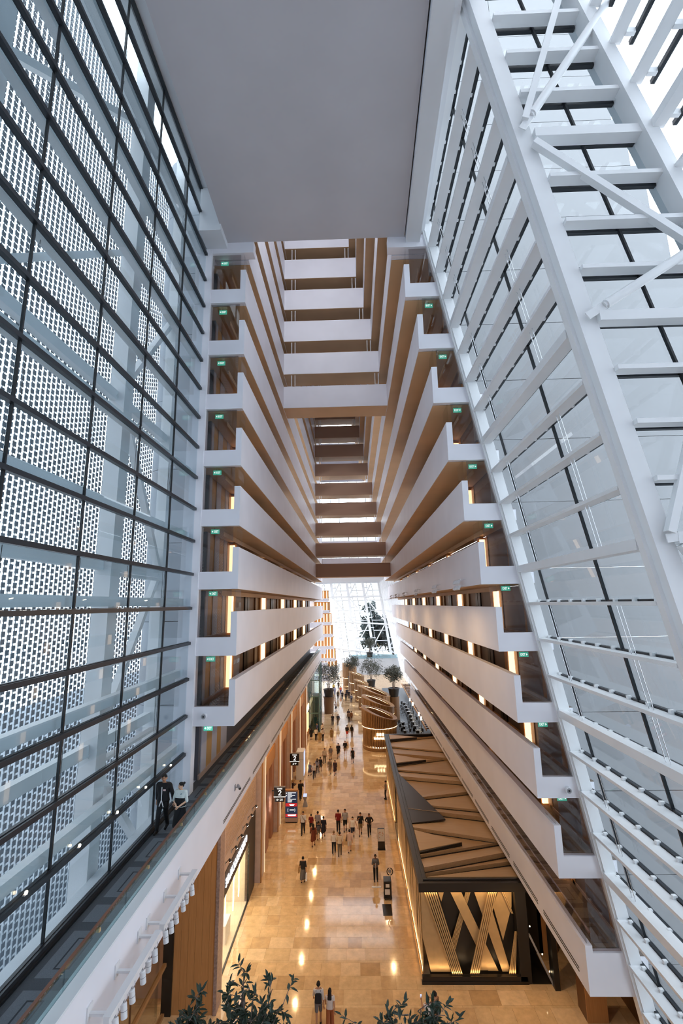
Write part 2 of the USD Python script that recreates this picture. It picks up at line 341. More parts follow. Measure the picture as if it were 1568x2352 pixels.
    for j, z in enumerate(zq):
        x = xB(z)+.2
        obj('beam', B(x, x+.34, -3, 11.5, z-(.15 if j % 4 == 3 else .06), z+(.15 if j % 4 == 3 else .06)), 'steel', w4)
        obj('transom', B(x+.62, x+.74, -3, 11.5, z-.07, z+.07), 'transom', w4)
        cl = MB()
        for y in np.arange(2, 11.4, 1.15): cl.box(x+.34, x+.62, y-.06, y+.06, z-.09, z+.09)
        obj('clamp', cl, 'steel', w4)
        if j+1 < len(zq):
            z1 = zq[j+1]; x1 = xB(z1)+.2
            for a, b in ((-3, 6.2), (6.25, 11.5)):
                obj('pane', MB().hexa([(x+.68, a, z+.07), (x+.70, a, z+.07), (x+.70, b, z+.07), (x+.68, b, z+.07), (x1+.68, a, z1-.07), (x1+.70, a, z1-.07), (x1+.70, b, z1-.07), (x1+.68, b, z1-.07)]), 'pane_right', w4)
    # braces in front of the return wall
    br = thing('bracing', 'white round tubes and square diagonals bracing the return wall between leaning columns', 'brace', (7, 11.7, 30))
    def pipe(p, q, r):
        p, q = np.array(p, float), np.array(q, float); d = (q-p)/np.linalg.norm(q-p)
        obj('tube', MB().tube([p+d*.55, p+d*.62, p+d*.62, q-d*.62, q-d*.62, q-d*.55], [r*.7, r*.7, r, r, r*.7, r*.7], 14), 'steel', br, smooth=40)
        obj('end_plate', MB().bar(p, p+d*.6, .03, .22), 'steel', br); obj('end_plate', MB().bar(q-d*.6, q, .03, .22), 'steel', br)
    pipe((5.35, 11.6, 33.9), (9.0, 11.5, 39.4), .13); pipe((6.55, 11.6, 27.6), (9.9, 11.5, 29.7), .13)
    pipe((7.75, 11.6, 21.45), (12.2, 11.5, 22.0), .13); pipe((4.1, 11.6, 40), (6.2, 11.5, 43), .13)
    for p, q in (((5.66, 11.6, 33.4), (9.8, 11.6, 29.7)), ((5.45, 11.6, 34.2), (7.2, 11.6, 39.6)), ((7.85, 11.6, 21.6), (10.0, 11.6, 27.5)), ((8.1, 11.6, 21.3), (11.5, 11.6, 15.5))):
        obj('diagonal', MB().bar(p, q, .2, .2, (0, 1, 0)), 'steel', br)
right_glass()
def back_wall():
    w = struct('wall_back', 'pale end wall of the building behind the viewer')
    for z in np.arange(-.1, 42, 2.95): obj('wall_panel', B(-13, 22, -3.6, -3.2, z+.01, z+2.94), 'paint', w)
    t = struct('trim_2', 'white upright frame between the screen side glass and the balconies'); obj('frame_box', B(-8.0, -7.15, 21.42, 21.9, 11.2, 38.7), 'paint', t)
back_wall()

def outside_right():
    e = struct('wall_outside_right', 'pale stepped cladding wall outside the leaning glass wall')
    xe = lambda z: 12.62 + (46.96-z)*.206 + 2.9
    i = 0
    for z in np.arange(21.48-3.16*7, 60, 3.16):
        x = 10.6; top = xe(z+1.6); x = max(4.0, 11.99-.1875*(z+3.16))
        cuts = [x, x+(top-x)*.5, top] if top-x > 5 else [x, top]
        for a, b in zip(cuts[:-1], cuts[1:]): obj('cladding_panel', B(a+.012, b-.012, 22.0, 22.3, z+.015, z+3.145), 'clad', e)
outside_right()

def ceiling():
    c = struct('ceiling', 'flat grey ceiling over the front of the hall')
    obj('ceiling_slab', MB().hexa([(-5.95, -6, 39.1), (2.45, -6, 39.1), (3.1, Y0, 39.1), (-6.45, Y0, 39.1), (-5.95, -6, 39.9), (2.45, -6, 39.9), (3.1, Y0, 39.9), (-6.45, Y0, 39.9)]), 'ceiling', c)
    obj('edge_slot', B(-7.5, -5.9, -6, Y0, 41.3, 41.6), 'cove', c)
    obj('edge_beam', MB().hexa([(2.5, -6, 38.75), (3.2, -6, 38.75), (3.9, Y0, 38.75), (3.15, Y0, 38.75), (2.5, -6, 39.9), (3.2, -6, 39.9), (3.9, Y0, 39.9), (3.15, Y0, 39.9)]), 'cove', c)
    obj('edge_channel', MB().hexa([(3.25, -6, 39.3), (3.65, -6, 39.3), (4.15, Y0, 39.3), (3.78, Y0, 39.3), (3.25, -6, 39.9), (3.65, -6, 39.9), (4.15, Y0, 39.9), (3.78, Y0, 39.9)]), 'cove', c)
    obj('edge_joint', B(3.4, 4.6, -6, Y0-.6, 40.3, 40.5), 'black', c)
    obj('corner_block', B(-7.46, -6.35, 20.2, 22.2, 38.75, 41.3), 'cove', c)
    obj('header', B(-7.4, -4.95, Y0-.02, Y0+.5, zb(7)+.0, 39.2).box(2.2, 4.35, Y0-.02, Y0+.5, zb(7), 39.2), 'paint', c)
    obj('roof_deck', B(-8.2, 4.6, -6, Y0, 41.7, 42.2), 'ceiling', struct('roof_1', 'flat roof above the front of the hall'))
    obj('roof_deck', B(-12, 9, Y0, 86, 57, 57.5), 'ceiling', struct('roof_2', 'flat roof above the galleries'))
ceiling()
# ------------------------------------------------------------------ galleries
ORD = ['lowest', 'second', 'third', 'fourth', 'fifth', 'sixth', 'seventh', 'eighth', 'ninth', 'tenth', 'eleventh', 'twelfth', 'thirteenth', 'fourteenth', 'fifteenth', 'sixteenth', 'seventeenth']
def corridor(t, xw, side, z, top, ys, step, full, mats=('corridor', 'stripe_gold')):
    """The room wall along a gallery: doors, wood frames and lit panels. side: -1 wall on the left."""
    s = side; f = lambda a, b: (min(xw+s*a, xw+s*b), max(xw+s*a, xw+s*b))
    end = 79 if full else ys[0]+12
    obj('room_wall', B(*f(.12, .3), ys[0]-.2, end, z, top), 'corridor', t)
    n = 0
    for y in np.arange(ys[0], end-3, step):
        obj('lit_panel', B(*f(-.30, .0), y, y+.12, z+.12, z+2.2), 'lit', t)
        obj('door_frame', MB().box(*f(-.02, .12), y-.5, y-.02, z, z+2.3).box(*f(-.34, .12), y+.13, y+.5, z, z+2.3).box(*f(-.34, .0), y+.01, y+.13, z+2.21, z+2.3), 'oak', t)
        obj('timber_panel', B(*f(.03, .12), y+.5, y+1.9, z, z+2.3), 'oak', t)
        for q in (.46, .53):
            if y+step*q+1 < end: obj('room_door', B(*f(.04, .12), y+step*q, y+step*q+.55, z, z+2.3), 'black', t)
        if y+step*.75+1 < end: obj('door_trim', B(*f(.02, .12), y+step*.78, y+step*.78+.14, z, z+2.3), 'oak_dark', t)
        n += 1
        if not full: break
    obj('baseboard', B(*f(.0, .12), ys[0]+2, end, z, z+.14), 'oak', t)

def carpet_pattern(t, x0, x1, z, ya, yb, a, b):
    y = ya; i = 0
    while y < yb:
        ln = (1.5, .7, 1.5)[i % 3]
        obj('carpet_panel', B(x0, x1, y, y+ln, z, z+.004), a, t)
        if ln > 1: obj('carpet_border', MB().box(x0+.25, x1-.25, y+.25, y+.29, z, z+.006).box(x0+.25, x1-.25, y+ln-.29, y+ln-.25, z, z+.006).box(x0+.25, x0+.29, y+.29, y+ln-.29, z, z+.006).box(x1-.29, x1-.25, y+.29, y+ln-.29, z, z+.006), b, t)
        y += ln + .32; i += 1

def gallery_left(k):
    b = zb(k); z = b+.55; top = zb(k+1)
    Y0 = globals()['Y0'] + (.6 if k > 6 else 0)
    t = thing('balcony', 'white balcony on the perforated screen side, %s above the carpeted walkway' % ORD[k+1].replace('lowest', 'first'), 'balcony', (XL, Y0, b), 'balconies on the screen side')
    obj('parapet', B(XL-.28, XL, Y0, 80, b, b+1.93), 'paint', t)
    obj('end_band', B(-7.15, XL-.28, Y0, Y0+.25, b, b+.80), 'paint', t)
    obj('floor_slab', B(-7.9, XL-.28, Y0+.25, 80, b+.02, z-.02), 'paint', t)
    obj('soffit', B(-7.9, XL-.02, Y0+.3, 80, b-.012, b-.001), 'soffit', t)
    obj('carpet', B(-7.9, XL-.28, Y0+.25, 80, z-.02, z), 'carpet_brown', t)
    if k <= 6:
        obj('end_glass', B(-7.15, XL-.3, Y0+.1, Y0+.12, b+.8, top-.03), 'pane_gallery', t)
        obj('side_glass', B(XL-.14, XL-.12, Y0+.1, Y0+1.2, b+1.93, top-.03), 'pane_low', t)
        obj('return_wall', B(-7.9, -7.3, 22.95, 23.1, z, top-.03), 'corridor_dark', t)
        for i, (a, c) in enumerate(((22.95, 23.5), (23.5, 24.3), (24.3, 25.16), (25.16, 26.07), (26.07, 26.8))):
            obj('wall_panel', B(-7.42, -7.3-.02*(i % 2), max(a, 23.1)+.01, c-.01, z, top-.03), 'stripe_gold' if i % 2 else 'stripe_grey', t)
        obj('skirting', B(-7.32, -7.26, 23.1, 26.8, z, z+.2), 'baseboard', t)
        corridor(t, -7.3, -1, z, top-.03, (27.2,), 10.0, k <= 2)
        if k <= 1: carpet_pattern(t, -6.9, -5.8, z, Y0+.7, 40, 'carpet_brown_light', 'carpet')
    else: obj('room_wall', B(-7.6, -7.4, Y0, 79, z, top-.03), 'corridor', t)
    obj('added_lamp_shield', B(-6.53, -6.50, Y0+1.6, 79.5, top-.26, top-.02), 'soffit', t); rect_light('corridor_lamp', (-6.68, 51.5, top-.06), .14, 56, CORR)  # thin board added to hide the lamp strip from view
    return t
def gallery_right(k):
    low = k == -4; Y0 = globals()['Y0'] + (.6 if k > 6 else 0)
    b = 4.94 if low else zb(k); z = b+1.2 if low else b+.55; top = zb(k+1); x = xr(b)
    t = thing('balcony', 'white balcony on the leaning glass side, %s counted from the lobby' % (ORD[k+4] if not low else 'deepest and lowest one'), 'balcony', (x, Y0, b), 'balconies on the leaning side')
    xo = xf(b)-.02; hp = 1.7 if low else 1.93
    obj('parapet', B(x, x+.28, Y0, 80, b, b+hp), 'paint', t)
    obj('end_band', MB().hexa([(x+.28, Y0, b), (xf(b)-.02, Y0, b), (xf(b)-.02, Y0+.25, b), (x+.28, Y0+.25, b)] + [(x+.28, Y0, z+.25), (xf(z+.25)-.02, Y0, z+.25), (xf(z+.25)-.02, Y0+.25, z+.25), (x+.28, Y0+.25, z+.25)]), 'paint', t)
    obj('floor_slab', B(x+.28, x+2.5, Y0+.25, 80, b+.02, z-.02), 'paint', t)
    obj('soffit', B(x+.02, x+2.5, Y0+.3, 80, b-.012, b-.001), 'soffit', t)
    obj('carpet', B(x+.28, x+2.5, Y0+.25, 80, z-.02, z), 'carpet_brown', t)
    if k <= 6:
        zt = z+.25; obj('end_glass', MB().hexa([(x+.3, Y0+.1, zt), (xf(zt)-.03, Y0+.1, zt), (xf(zt)-.03, Y0+.12, zt), (x+.3, Y0+.12, zt), (x+.3, Y0+.1, top-.03), (xf(top)-.03, Y0+.1, top-.03), (xf(top)-.03, Y0+.12, top-.03), (x+.3, Y0+.12, top-.03)]), 'pane_gallery', t)
        obj('side_glass', B(x+.12, x+.14, Y0+.1, Y0+1.2, b+hp, top-.03), 'pane_low', t)
        xw = x+1.86
        obj('wall_panel', B(xw+.02, xw+.12, 23.3, 26.7, z, top-.03), 'corridor_mauve', t); obj('wall_panel', B(xw+.02, xw+.12, 22.5, 23.28, z, top-.03), 'oak', t)
        obj('skirting', B(xw-.02, xw+.1, 22.5, 26.7, z, z+.16), 'baseboard', t)
        corridor(t, xw, 1, z, top-.03, (26.9,), 9.3, k <= 2)
        if k <= 1: carpet_pattern(t, x+.5, x+1.6, z, Y0+.7, 44, 'carpet_brown_light', 'carpet_brown')
    else: obj('room_wall', B(x+1.9, x+2.1, Y0, 79, z, top-.03), 'corridor', t)
    if low:
        obj('glass_balustrade', B(x+.12, x+.14, Y0+.15, 80, b+hp, b+hp+.65), 'pane_gallery', t); obj('handrail', B(x+.32, x+.40, Y0+.3, 80, b+hp+.25, b+hp+.31), 'rail', t)
        for a in np.arange(22.3, 60, 4.3): obj('air_slot', B(x-.012, x+.01, a, a+3.6, b+.30, b+.345).box(x-.012, x+.01, a, a+3.6, b+.42, b+.465), 'black', t)
        0 and obj('end_fill', MB().hexa([(x+.28, Y0, b), (xf(b)-.02, Y0, b), (xf(b)-.02, Y0+.25, b), (x+.28, Y0+.25, b), (x+.28, Y0, z-.1), (xf(z)-.02, Y0, z-.1), (xf(z)-.02, Y0+.25, z-.1), (x+.28, Y0+.25, z-.1)]), 'paint', t)
    obj('added_lamp_shield', B(x+1.0, x+1.03, Y0+1.6, 79.5, top-.26, top-.02), 'soffit', t); rect_light('corridor_lamp', (x+1.18, 51.5, top-.06), .14, 56, CORR)  # added board keeps the lamp strip out of sight
    return t
MAT['pane_low'] = glass('pane_low', (.95, .95, .95), .01, .12); MAT['beige'] = plain('paint_warm_shaded', (.36, .22, .15), .5)  # beige: white parapet paint with dim warm light mixed into its colour
CORR = 1.6
for k in range(-1, 13): gallery_left(k)
for k in range(-4, 13): gallery_right(k)

def bridges():
    for (ya, yb, ks, w) in ((35.0, 37.1, range(6, 13), 'nearer'), (66.0, 68.3, range(2, 13), 'farther')):
        for n, k in enumerate(ks):
            b = zb(k)+.05; x0, x1 = XL, xr(zb(k))
            t = thing('footbridge', 'white footbridge crossing the hall, %s of the %s stack' % (ORD[n], w), 'footbridge', ((x0+x1)/2, ya, b), 'footbridges of the %s stack' % w)
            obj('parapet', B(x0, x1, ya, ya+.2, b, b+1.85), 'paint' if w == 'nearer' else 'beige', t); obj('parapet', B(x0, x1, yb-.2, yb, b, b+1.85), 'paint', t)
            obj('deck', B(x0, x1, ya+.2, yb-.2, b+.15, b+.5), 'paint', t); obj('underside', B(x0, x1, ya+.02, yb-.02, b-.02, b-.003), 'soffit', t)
            for x in (x0+.62, x0+.9, x1-.9, x1-.62): obj('hanger', MB().tube([(x, ya+.1, b+1.85), (x, ya+.1, b+2.88)], .035, 6), 'steel', t)
    # glazed end above the far lobby
    w = struct('window_5', 'end window of the hall between the farther galleries')
    for k in range(3, 13):
        b = zb(k)
        obj('spandrel', B(XL-.2, xr(b)+.4, 79.5, 79.8, b-.2, b+1.0), 'paint', w)
        for x in np.arange(XL, xr(b), 1.55):
            obj('pane', B(x+.03, min(x+1.52, xr(b)+.2), 79.6, 79.63, b+1.0, b+2.75), 'pane_clear', w); obj('mullion', B(x-.03, x+.03, 79.55, 79.7, b+1.0, b+2.75), 'gasket', w)
bridges()

def walkway():
    zf = 12.15
    t = thing('walkway', 'long carpeted walkway with glass balustrade and wooden handrail along the screen side glass', 'walkway', (-6.5, 20, zf))
    obj('slab', B(-7.0, -5.75, -3.2, 80, 10.95, zf-.02), 'paint', t); obj('lower_slab', B(-8.35, -7.0, -3.2, 92, 10.92, 11.2), 'paint', t); obj('ledge_outside', B(-8.1, XG-.05, -3.2, 22, 11.2, 12.05), 'cove', t); obj('slab_edge', B(XG-.05, -7.0, -3.2, 80, 11.2, zf-.02), 'paint', t); obj('carpet', B(XG-.0, -5.95, 2, 80, zf-.02, zf), 'carpet', t)
    obj('fascia', B(-5.75, -5.6, 2, 80, 10.9, 12.55), 'paint', t); obj('ledge', B(-5.98, -5.6, 2, 80, 12.552, 12.60), 'cove', t)
    obj('room_wall', B(-7.7, -7.4, 23.2, 79, zf, zb(-1)-.02), 'corridor_dark', t)
    for i, (a, c) in enumerate(((23.5, 24.3), (24.3, 25.16), (25.16, 26.07), (26.07, 26.8), (26.8, 28))): obj('wall_panel', B(-7.42, -7.36, a, c, zf, zb(-1)-.02), 'stripe_grey' if i % 2 == 0 else 'stripe_gold', t)
    obj('skirting', B(-7.4, -7.32, 23.2, 50, zf, zf+.2), 'baseboard', t)
    for a in np.arange(3, 78, 2.55): obj('glass_panel', B(-5.91, -5.89, a+.01, a+2.54, 12.6, 13.0), 'pane_teal', t)
    obj('handrail', B(-6.0, -5.93, 2, 79, 12.93, 12.99), 'rail', t)
    for a in np.arange(4.3, 78, 2.55): obj('rail_bracket', B(-5.96, -5.88, a-.03, a+.03, 12.85, 12.93), 'bronze', t)
    carpet_pattern(t, -7.12, -6.25, zf, 7, 60, 'carpet_light', 'carpet_line')
    obj('curb', B(XG, XG+.16, 2, Y0, zf, zf+.06), 'gasket', t)
    for a in np.arange(21.2, 75, 5.7): obj('air_slot', B(-5.6, -5.588, a, a+5, 11.17, 11.205).box(-5.6, -5.588, a, a+5, 11.25, 11.285), 'black', t)
walkway()

def exit_signs():
    tl = meshkit.text_mesh('EXIT', .10, .006, True); w = tl.bounds[1][0]
    def sign(x, y, z, label, group, arrow):
        t = thing('exit_sign', label, 'exit sign', (x, y, z), group)
        obj('sign_box', B(x-.20, x+.20, y, y+.05, z-.11, z+.11), 'exit_green', t)
        v = tl.vertices; X = x+(-.06 if arrow < 0 else -.16) ; mb = MB().raw(np.c_[X+v[:, 0]*.22/w, y-.004-v[:, 2], z-.05+v[:, 1]], tl.faces[:, ::-1])
        a = x+arrow*.17; mb.prism_y([(a, z), (a-arrow*.07, z-.05), (a-arrow*.07, z+.05)], y-.01, y-.004)
        obj('lettering', mb, 'letter', t)
        obj('bracket', B(x-.02, x+.02, y+.01, y+.04, z+.11, z+.18), 'grey', t)
    for k in range(-1, 8):
        if k == -1: zz = zb(k)-.02
        sign(-6.62, 22.0, zb(k)-.19, 'green exit sign hanging under the %s balcony on the perforated screen side' % ORD[k+1].replace('lowest', 'first'), 'exit signs on the screen side', -1)
        x = xf(zb(k)-.2)-.62
        if k < 7: sign(x, 22.0, zb(k)-.19, 'green exit sign hanging under the %s balcony on the leaning glass side' % ORD[k+4], 'exit signs on the leaning side', 1)
    sign(xf(zb(-2))-.62, 22.0, zb(-2)-.19, 'green exit sign hanging under the third balcony on the leaning glass side', 'exit signs on the leaning side', 1)
exit_signs()

# ------------------------------------------------------------------ lobby floor
def lobby_floor():
    f = struct('floor', 'polished golden stone lobby floor of rectangular tiles')
    obj('slab', B(-13, 14, -6, 175, -.3, -.02), 'tile1', f)
    n = 0; rest = [MB() for _ in range(5)]; r = random.Random(3); y = 22.0; row = 0
    while y < 108:
        band = row % 4 == 3; h = .16 if band else .95
        x = -13.0 - (0 if row % 2 else .6)
        while x < 13.5:
            wd = r.choice((.8, 1.1, 1.1, 1.45)); c = r.choices(range(5), (4, 3, 2, 1.2, 3))[0] if not band else 4
            if band: wd = 1.8
            a = (x+.004, x+wd-.004, y+.004, y+h-.004, -.02, 0.)
            if n < 300 and y > 25 and -7.8 < x < 10: obj('tile', B(*a), 'tile%d' % c, f); n += 1
            else: rest[c].box(*a)
            x += wd
        y += h; row += 1
    for c in range(5): obj('far_tile', rest[c], 'tile%d' % c, f, kind='stuff')
lobby_floor()
# ------------------------------------------------------------------ far end of the hall
MAT['pane_far'] = glass('pane_far', (.68, .71, .73), .02, .2)
def far_end():
    w = struct('window_6', 'tall leaning glass wall closing the far end of the hall')
    cx = lambda i, z: -4.2 + 5.3*i - (.115+.010*i)*z
    cols = range(-2, 7)
    for i in cols:
        obj('column', MB().bar((cx(i, 0), 149.6, 0), (cx(i, 44), 149.6, 44), .75, .9, (0, 1, 0)), 'steel', w)
        a = lambda z: cx(i, z)+1.15
        obj('side_post', MB().bar((a(0), 150.8, 0), (a(44), 150.8, 44), .14, .2, (0, 1, 0)), 'steel', w)
        b = lambda z: cx(i, z)*.45+cx(i+1, z)*.55
        obj('mullion', MB().bar((b(0), 150.8, 0), (b(44), 150.8, 44), .10, .12, (0, 1, 0)), 'gasket', w)
    for i in list(cols)[:-1]:
        for z in np.arange(2.4, 40, 3.1):
            obj('transom', MB().bar((cx(i, z)+1.1, 150.7, z), (cx(i+1, z), 150.7, z), .2, .24), 'steel', w)
            obj('bracket', MB().bar((cx(i, z)+.2, 149.8, z+.9), (cx(i, z)+1.2, 150.6, z+.9), .3, .28), 'steel', w)
    obj('pane', MB().hexa([(-16, 150.9, 0), (32, 150.9, 0), (32, 150.95, 0), (-16, 150.95, 0), (-21, 150.9, 44), (24, 150.9, 44), (24, 150.95, 44), (-21, 150.95, 44)]), 'pane_far', w)
    for (z0, z1) in ((22.1, 22.25), (14.9, 13.1), (7.2, 3.4)): obj('tube', MB().tube([(-9, 148.9, z0), (17, 148.9, z1)], .26, 10), 'steel', w, smooth=40)
    for i in range(-1, 4):
        for z0, z1, d in ((14.5, 22, 1), (6.8, 14, 0), (22.2, 30, 0), (0, 6, 1)):
            p, q = (cx(i, z0), 149.2, z0), (cx(i+1, z1), 149.2, z1)
            if d: p, q = (cx(i+1, z0), 149.2, z0), (cx(i, z1), 149.2, z1)
            obj('diagonal', MB().tube([p, q], .17, 8), 'steel', w, smooth=40)
    obj('upper_deck', B(-12, 16, 86, 152, 26.5, 27), 'ceiling', struct('ceiling_far'))
    # side wall of glass on the right between the hall end and the far wall
    w = struct('window_7', 'leaning side glass beyond the galleries')
    for y in np.arange(84, 149, 5.4):
        obj('column', MB().bar((13.2, y, 0), (13.2-.19*40, y, 40), .5, .6, (0, 1, 0)), 'steel', w)
    for z in np.arange(2.4, 38, 3.1): obj('transom', B(13.3-.19*z, 13.45-.19*z, 82, 149, z-.08, z+.08), 'steel', w)
    # distant balconies at the far side
    wf = struct('wall_far_left', 'white wall carrying the distant balconies'); obj('wall_slab', B(-10, -9.6, 92, 114, 0, 24), 'paint', wf)
    for n in range(7):
        z = 20.6-2.7*n; xo = -6.1+.30*n
        t = thing('balcony', 'distant white balcony with lit timber room wall at the far end, %s from the top' % ('first second third fourth fifth sixth seventh'.split()[n]), 'balcony', (xo-2, 112, z), 'distant balconies')
        obj('parapet', B(-9.56, xo, 111, 111.3, z, z+(.75 if n < 6 else 1.6)), 'paint', t); obj('deck', B(-9.56, xo, 111.3, 114, z, z+.25), 'paint', t)
        if n: obj('return_parapet', B(-9.56, xo-1.2, 100+n*.2, 100.3+n*.2, z, z+1.0), 'paint', t)
        obj('room_wall', B(-9.56, xo, 113.6, 114, z+.25, z+2.65), 'oak', t)
        for x in np.arange(-8.9, xo-.2, .75): obj('lit_strip', B(x, x+.2, 113.5, 113.6, z+.3, z+2.5), 'warm_glow', t)
far_end()

# ------------------------------------------------------------------ lobby: wall of shops under the walkway
def shops():
    w = struct('wall_left', 'timber and stone wall of shops under the walkway')
    for x in np.arange(-9.6, -7.5, .36): obj('timber_panel', B(x+.004, min(x+.356, -7.5), 27.4, 27.6, 0, 8.0 if x < -8.3 else 10.9), 'oak', w)
    obj('lower_roof', B(-13.4, -8.3, -3.2, 92, 8.0, 8.25), 'outside', w); obj('upper_wall', B(-8.38, -8.3, -3.2, 92, 8.25, 10.9), 'paint', w)
    obj('stone_edge', B(-7.5, -7.33, 27.35, 28.2, 0, 10.9), 'marble_edge', w); obj('stone_return', B(-7.95, -7.4, 27.7, 28.6, 0, 10.9), 'marble', w)
    obj('dark_jamb', B(-10.1, -9.6, 27.3, 27.7, 0, 8.0), 'black', w)
    obj('back_wall', B(-13, -10.1, 28.4, 28.7, 0, 8.0), 'marble', w)
    obj('outer_wall', B(-13.3, -13.0, -3, 92, 0, 8.0), 'marble', w)
    for y in np.arange(8, 26, 3.1):
        for z in (0, 2.2, 4.5, 6.9): obj('glass_pane', B(-10.02, -10, y+.02, y+3.08, z+.1, z+2.15), 'pane_clear', w)
        obj('glass_mullion', B(-10.03, -9.97, y-.03, y+.03, 0, 7.9), 'oak_dark', w)
    for z in (.05, 2.2, 4.5, 6.9): obj('glass_transom', B(-10.06, -9.9, 8, 27.3, z-.06, z+.10), 'oak_y', w)
    obj('glass_head', B(-10.06, -9.9, 8, 27.3, 7.1, 8.0), 'marble', w)
    for y in (10, 14.5, 19, 23.5): obj('inner_pier', B(-12.9, -12, y, y+1.1, 0, 7.9), 'marble', w)
    rect_light('shop_lamp', (-11.4, 17, 7.9), .5, 17, 5.0)
    # upper lining behind the fascia: panels from front to far end
    y = 28.6
    while y < 92: obj('stone_panel', B(-8.1, -7.9, y+.005, y+1.995, 7.4, 10.9), 'marble', w); y += 2
    # timber and stone piers
    for y in (38.6, 46.4, 54.6, 62.8, 71.0):
        obj('stone_pier', B(-8.28, -7.35, y, y+1.5, 0, 10.9), 'marble', w); obj('pier_edge', B(-7.36, -7.27, y, y+.12, 0, 10.9), 'oak', w); obj('pier_uplit_edge', B(-7.33, -7.29, y+1.42, y+1.48, 0, 10.8), 'soft_strip', w)  # glowing strip imitates the uplit edge of each pier
    for y0, y1 in ((40.1, 46.4), (47.9, 54.6), (56.1, 62.8), (64.3, 71.0)):
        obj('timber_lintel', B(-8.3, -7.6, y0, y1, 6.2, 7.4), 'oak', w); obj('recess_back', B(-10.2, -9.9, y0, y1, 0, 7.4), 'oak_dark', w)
        m = (y0+y1)/2
        obj('terracotta_panel', B(-8.2, -7.7, m-.5, m+.6, 0, 6.2), 'terracotta', w); obj('terracotta_panel', B(-8.2, -7.7, y1-1.2, y1-.1, 0, 6.2), 'terracotta', w)
        obj('dark_door', B(-8.35, -8.2, y0+.2, m-.55, 0, 5.6), 'oak_dark', w); obj('dark_door', B(-8.35, -8.2, m+.65, y1-1.25, 0, 5.6), 'oak_dark', w)
    obj('end_wall', B(-8.2, -7.9, 72.5, 92, 0, 7.4), 'marble', w)
    # first shop
    s = thing('shopfront', 'lit glass shopfront with louvred stone canopy and black sign band under the walkway', 'shop', (-7.8, 33, 0))
    obj('canopy', B(-8.2, -7.75, 28.6, 38.4, 5.0, 7.5), 'marble', s)
    for i in range(8): obj('louvre', B(-7.75, -7.66, 28.7, 37.6, 5.95+i*.2, 6.04+i*.2), 'baseboard', s)
    obj('sign_band', B(-8.0, -7.72, 28.9, 38.3, 3.75, 5.0), 'black', s)
    obj('jamb', B(-8.0, -7.72, 36.4, 38.3, 0, 3.75), 'black', s)
    r = random.Random(5); lt = MB(); y = 35.4
    while y > 30.2:                                            # illegible white lettering
        h = .42; lt.box(-7.72, -7.69, y-.05, y, 4.15, 4.15+h)
        if r.random() < .8: lt.box(-7.72, -7.69, y-.24, y-.05, 4.15+h-.07, 4.15+h)
        if r.random() < .6: lt.box(-7.72, -7.69, y-.24, y-.05, 4.15, 4.22)
        if r.random() < .6: lt.box(-7.72, -7.69, y-.26, y-.2, 4.15, 4.15+h*r.choice((.5, 1)))
        if r.random() < .5: lt.box(-7.72, -7.69, y-.2, y-.05, 4.33, 4.39)
        y -= .42
    obj('lettering', lt, 'cool_glow', s)
    for a in np.arange(29.2, 36.4, 1.8): obj('glass_front', B(-7.8, -7.78, a+.01, min(a+1.79, 36.4), .05, 3.75), 'pane_clear', s)
    obj('floor_channel', B(-7.84, -7.74, 29.0, 36.4, 0, .06), 'gasket', s)
    obj('interior_back', B(-11.2, -11, 28.8, 38.3, 0, 3.75), 'shop_cream', s); obj('interior_end', B(-11, -8, 36.45, 36.6, 0, 3.75), 'shop_cream', s); obj('interior_floor', B(-11, -7.85, 28.8, 36.4, .0, .02), 'shop_cream', s); obj('interior_ceiling', B(-11, -7.9, 28.8, 36.4, 3.72, 3.75), 'shop_cream', s)
    for y, x in ((30.4, -8.4), (31.4, -8.3), (33.2, -8.5), (34.4, -8.3), (35.3, -8.5), (35.9, -8.3)): obj('light_tube', MB().tube([(x, y, .6), (x, y, 3.6)], .035, 8), 'hot_glow', s, smooth=True)
    obj('counter', B(-9.3, -8.2, 32.2, 33.4, 0, 1.0), 'white', s); obj('counter', B(-9.0, -8.1, 29.6, 30.8, 0, .7), 'white', s)
    rect_light('shop_lamp', (-9.3, 32.6, 3.6), 2.2, 7, 6.0, (1, .86, .66))
    for i, y in enumerate(np.linspace(29.9, 37.2, 6)):
        t = thing('canopy_spotlight', 'small round spotlight on the stone canopy of the lit shopfront', 'spotlight', (-7.7, y, 5.5), 'canopy spotlights')
        obj('base', B(-7.75, -7.71, y-.1, y+.1, 5.38, 5.56), 'grey', t); obj('arm', MB().tube([(-7.71, y, 5.5), (-7.5, y, 5.72)], .02, 6), 'dark_metal', t)
        obj('head', MB().tube([(-7.5, y, 5.74), (-7.42, y, 5.60)], [.05, .08], 10), 'dark_metal', t, smooth=40); obj('bulb', MB().tube([(-7.415, y, 5.595), (-7.41, y, 5.585)], .06, 10), 'bulb', t)
    # second shop sign
    s = thing('shop_sign', 'white lit slanting sign band in the second timber bay of the shop wall', 'sign', (-7.9, 43, 2.2))
    obj('sign_back', B(-8.1, -7.98, 41.9, 45.3, 2.0, 3.5), 'black', s)
    for i in range(4): obj('light_line', B(-7.98, -7.95, 42.0, 45.2, 2.15+i*.33, 2.27+i*.33), 'cool_glow', s)
    mb = MB(); r = random.Random(2)
    for i in range(7): mb.box(-7.975, -7.94, 42.3+i*.4, 42.55+i*.4, 2.62, 2.62+r.uniform(.15, .3))
    obj('lettering', mb, 'hot_glow', s)
    s = thing('shopfront', 'far shopfront glowing warm yellow under a curved canopy beside the glass lift', 'shop', (-7.8, 75, 0))
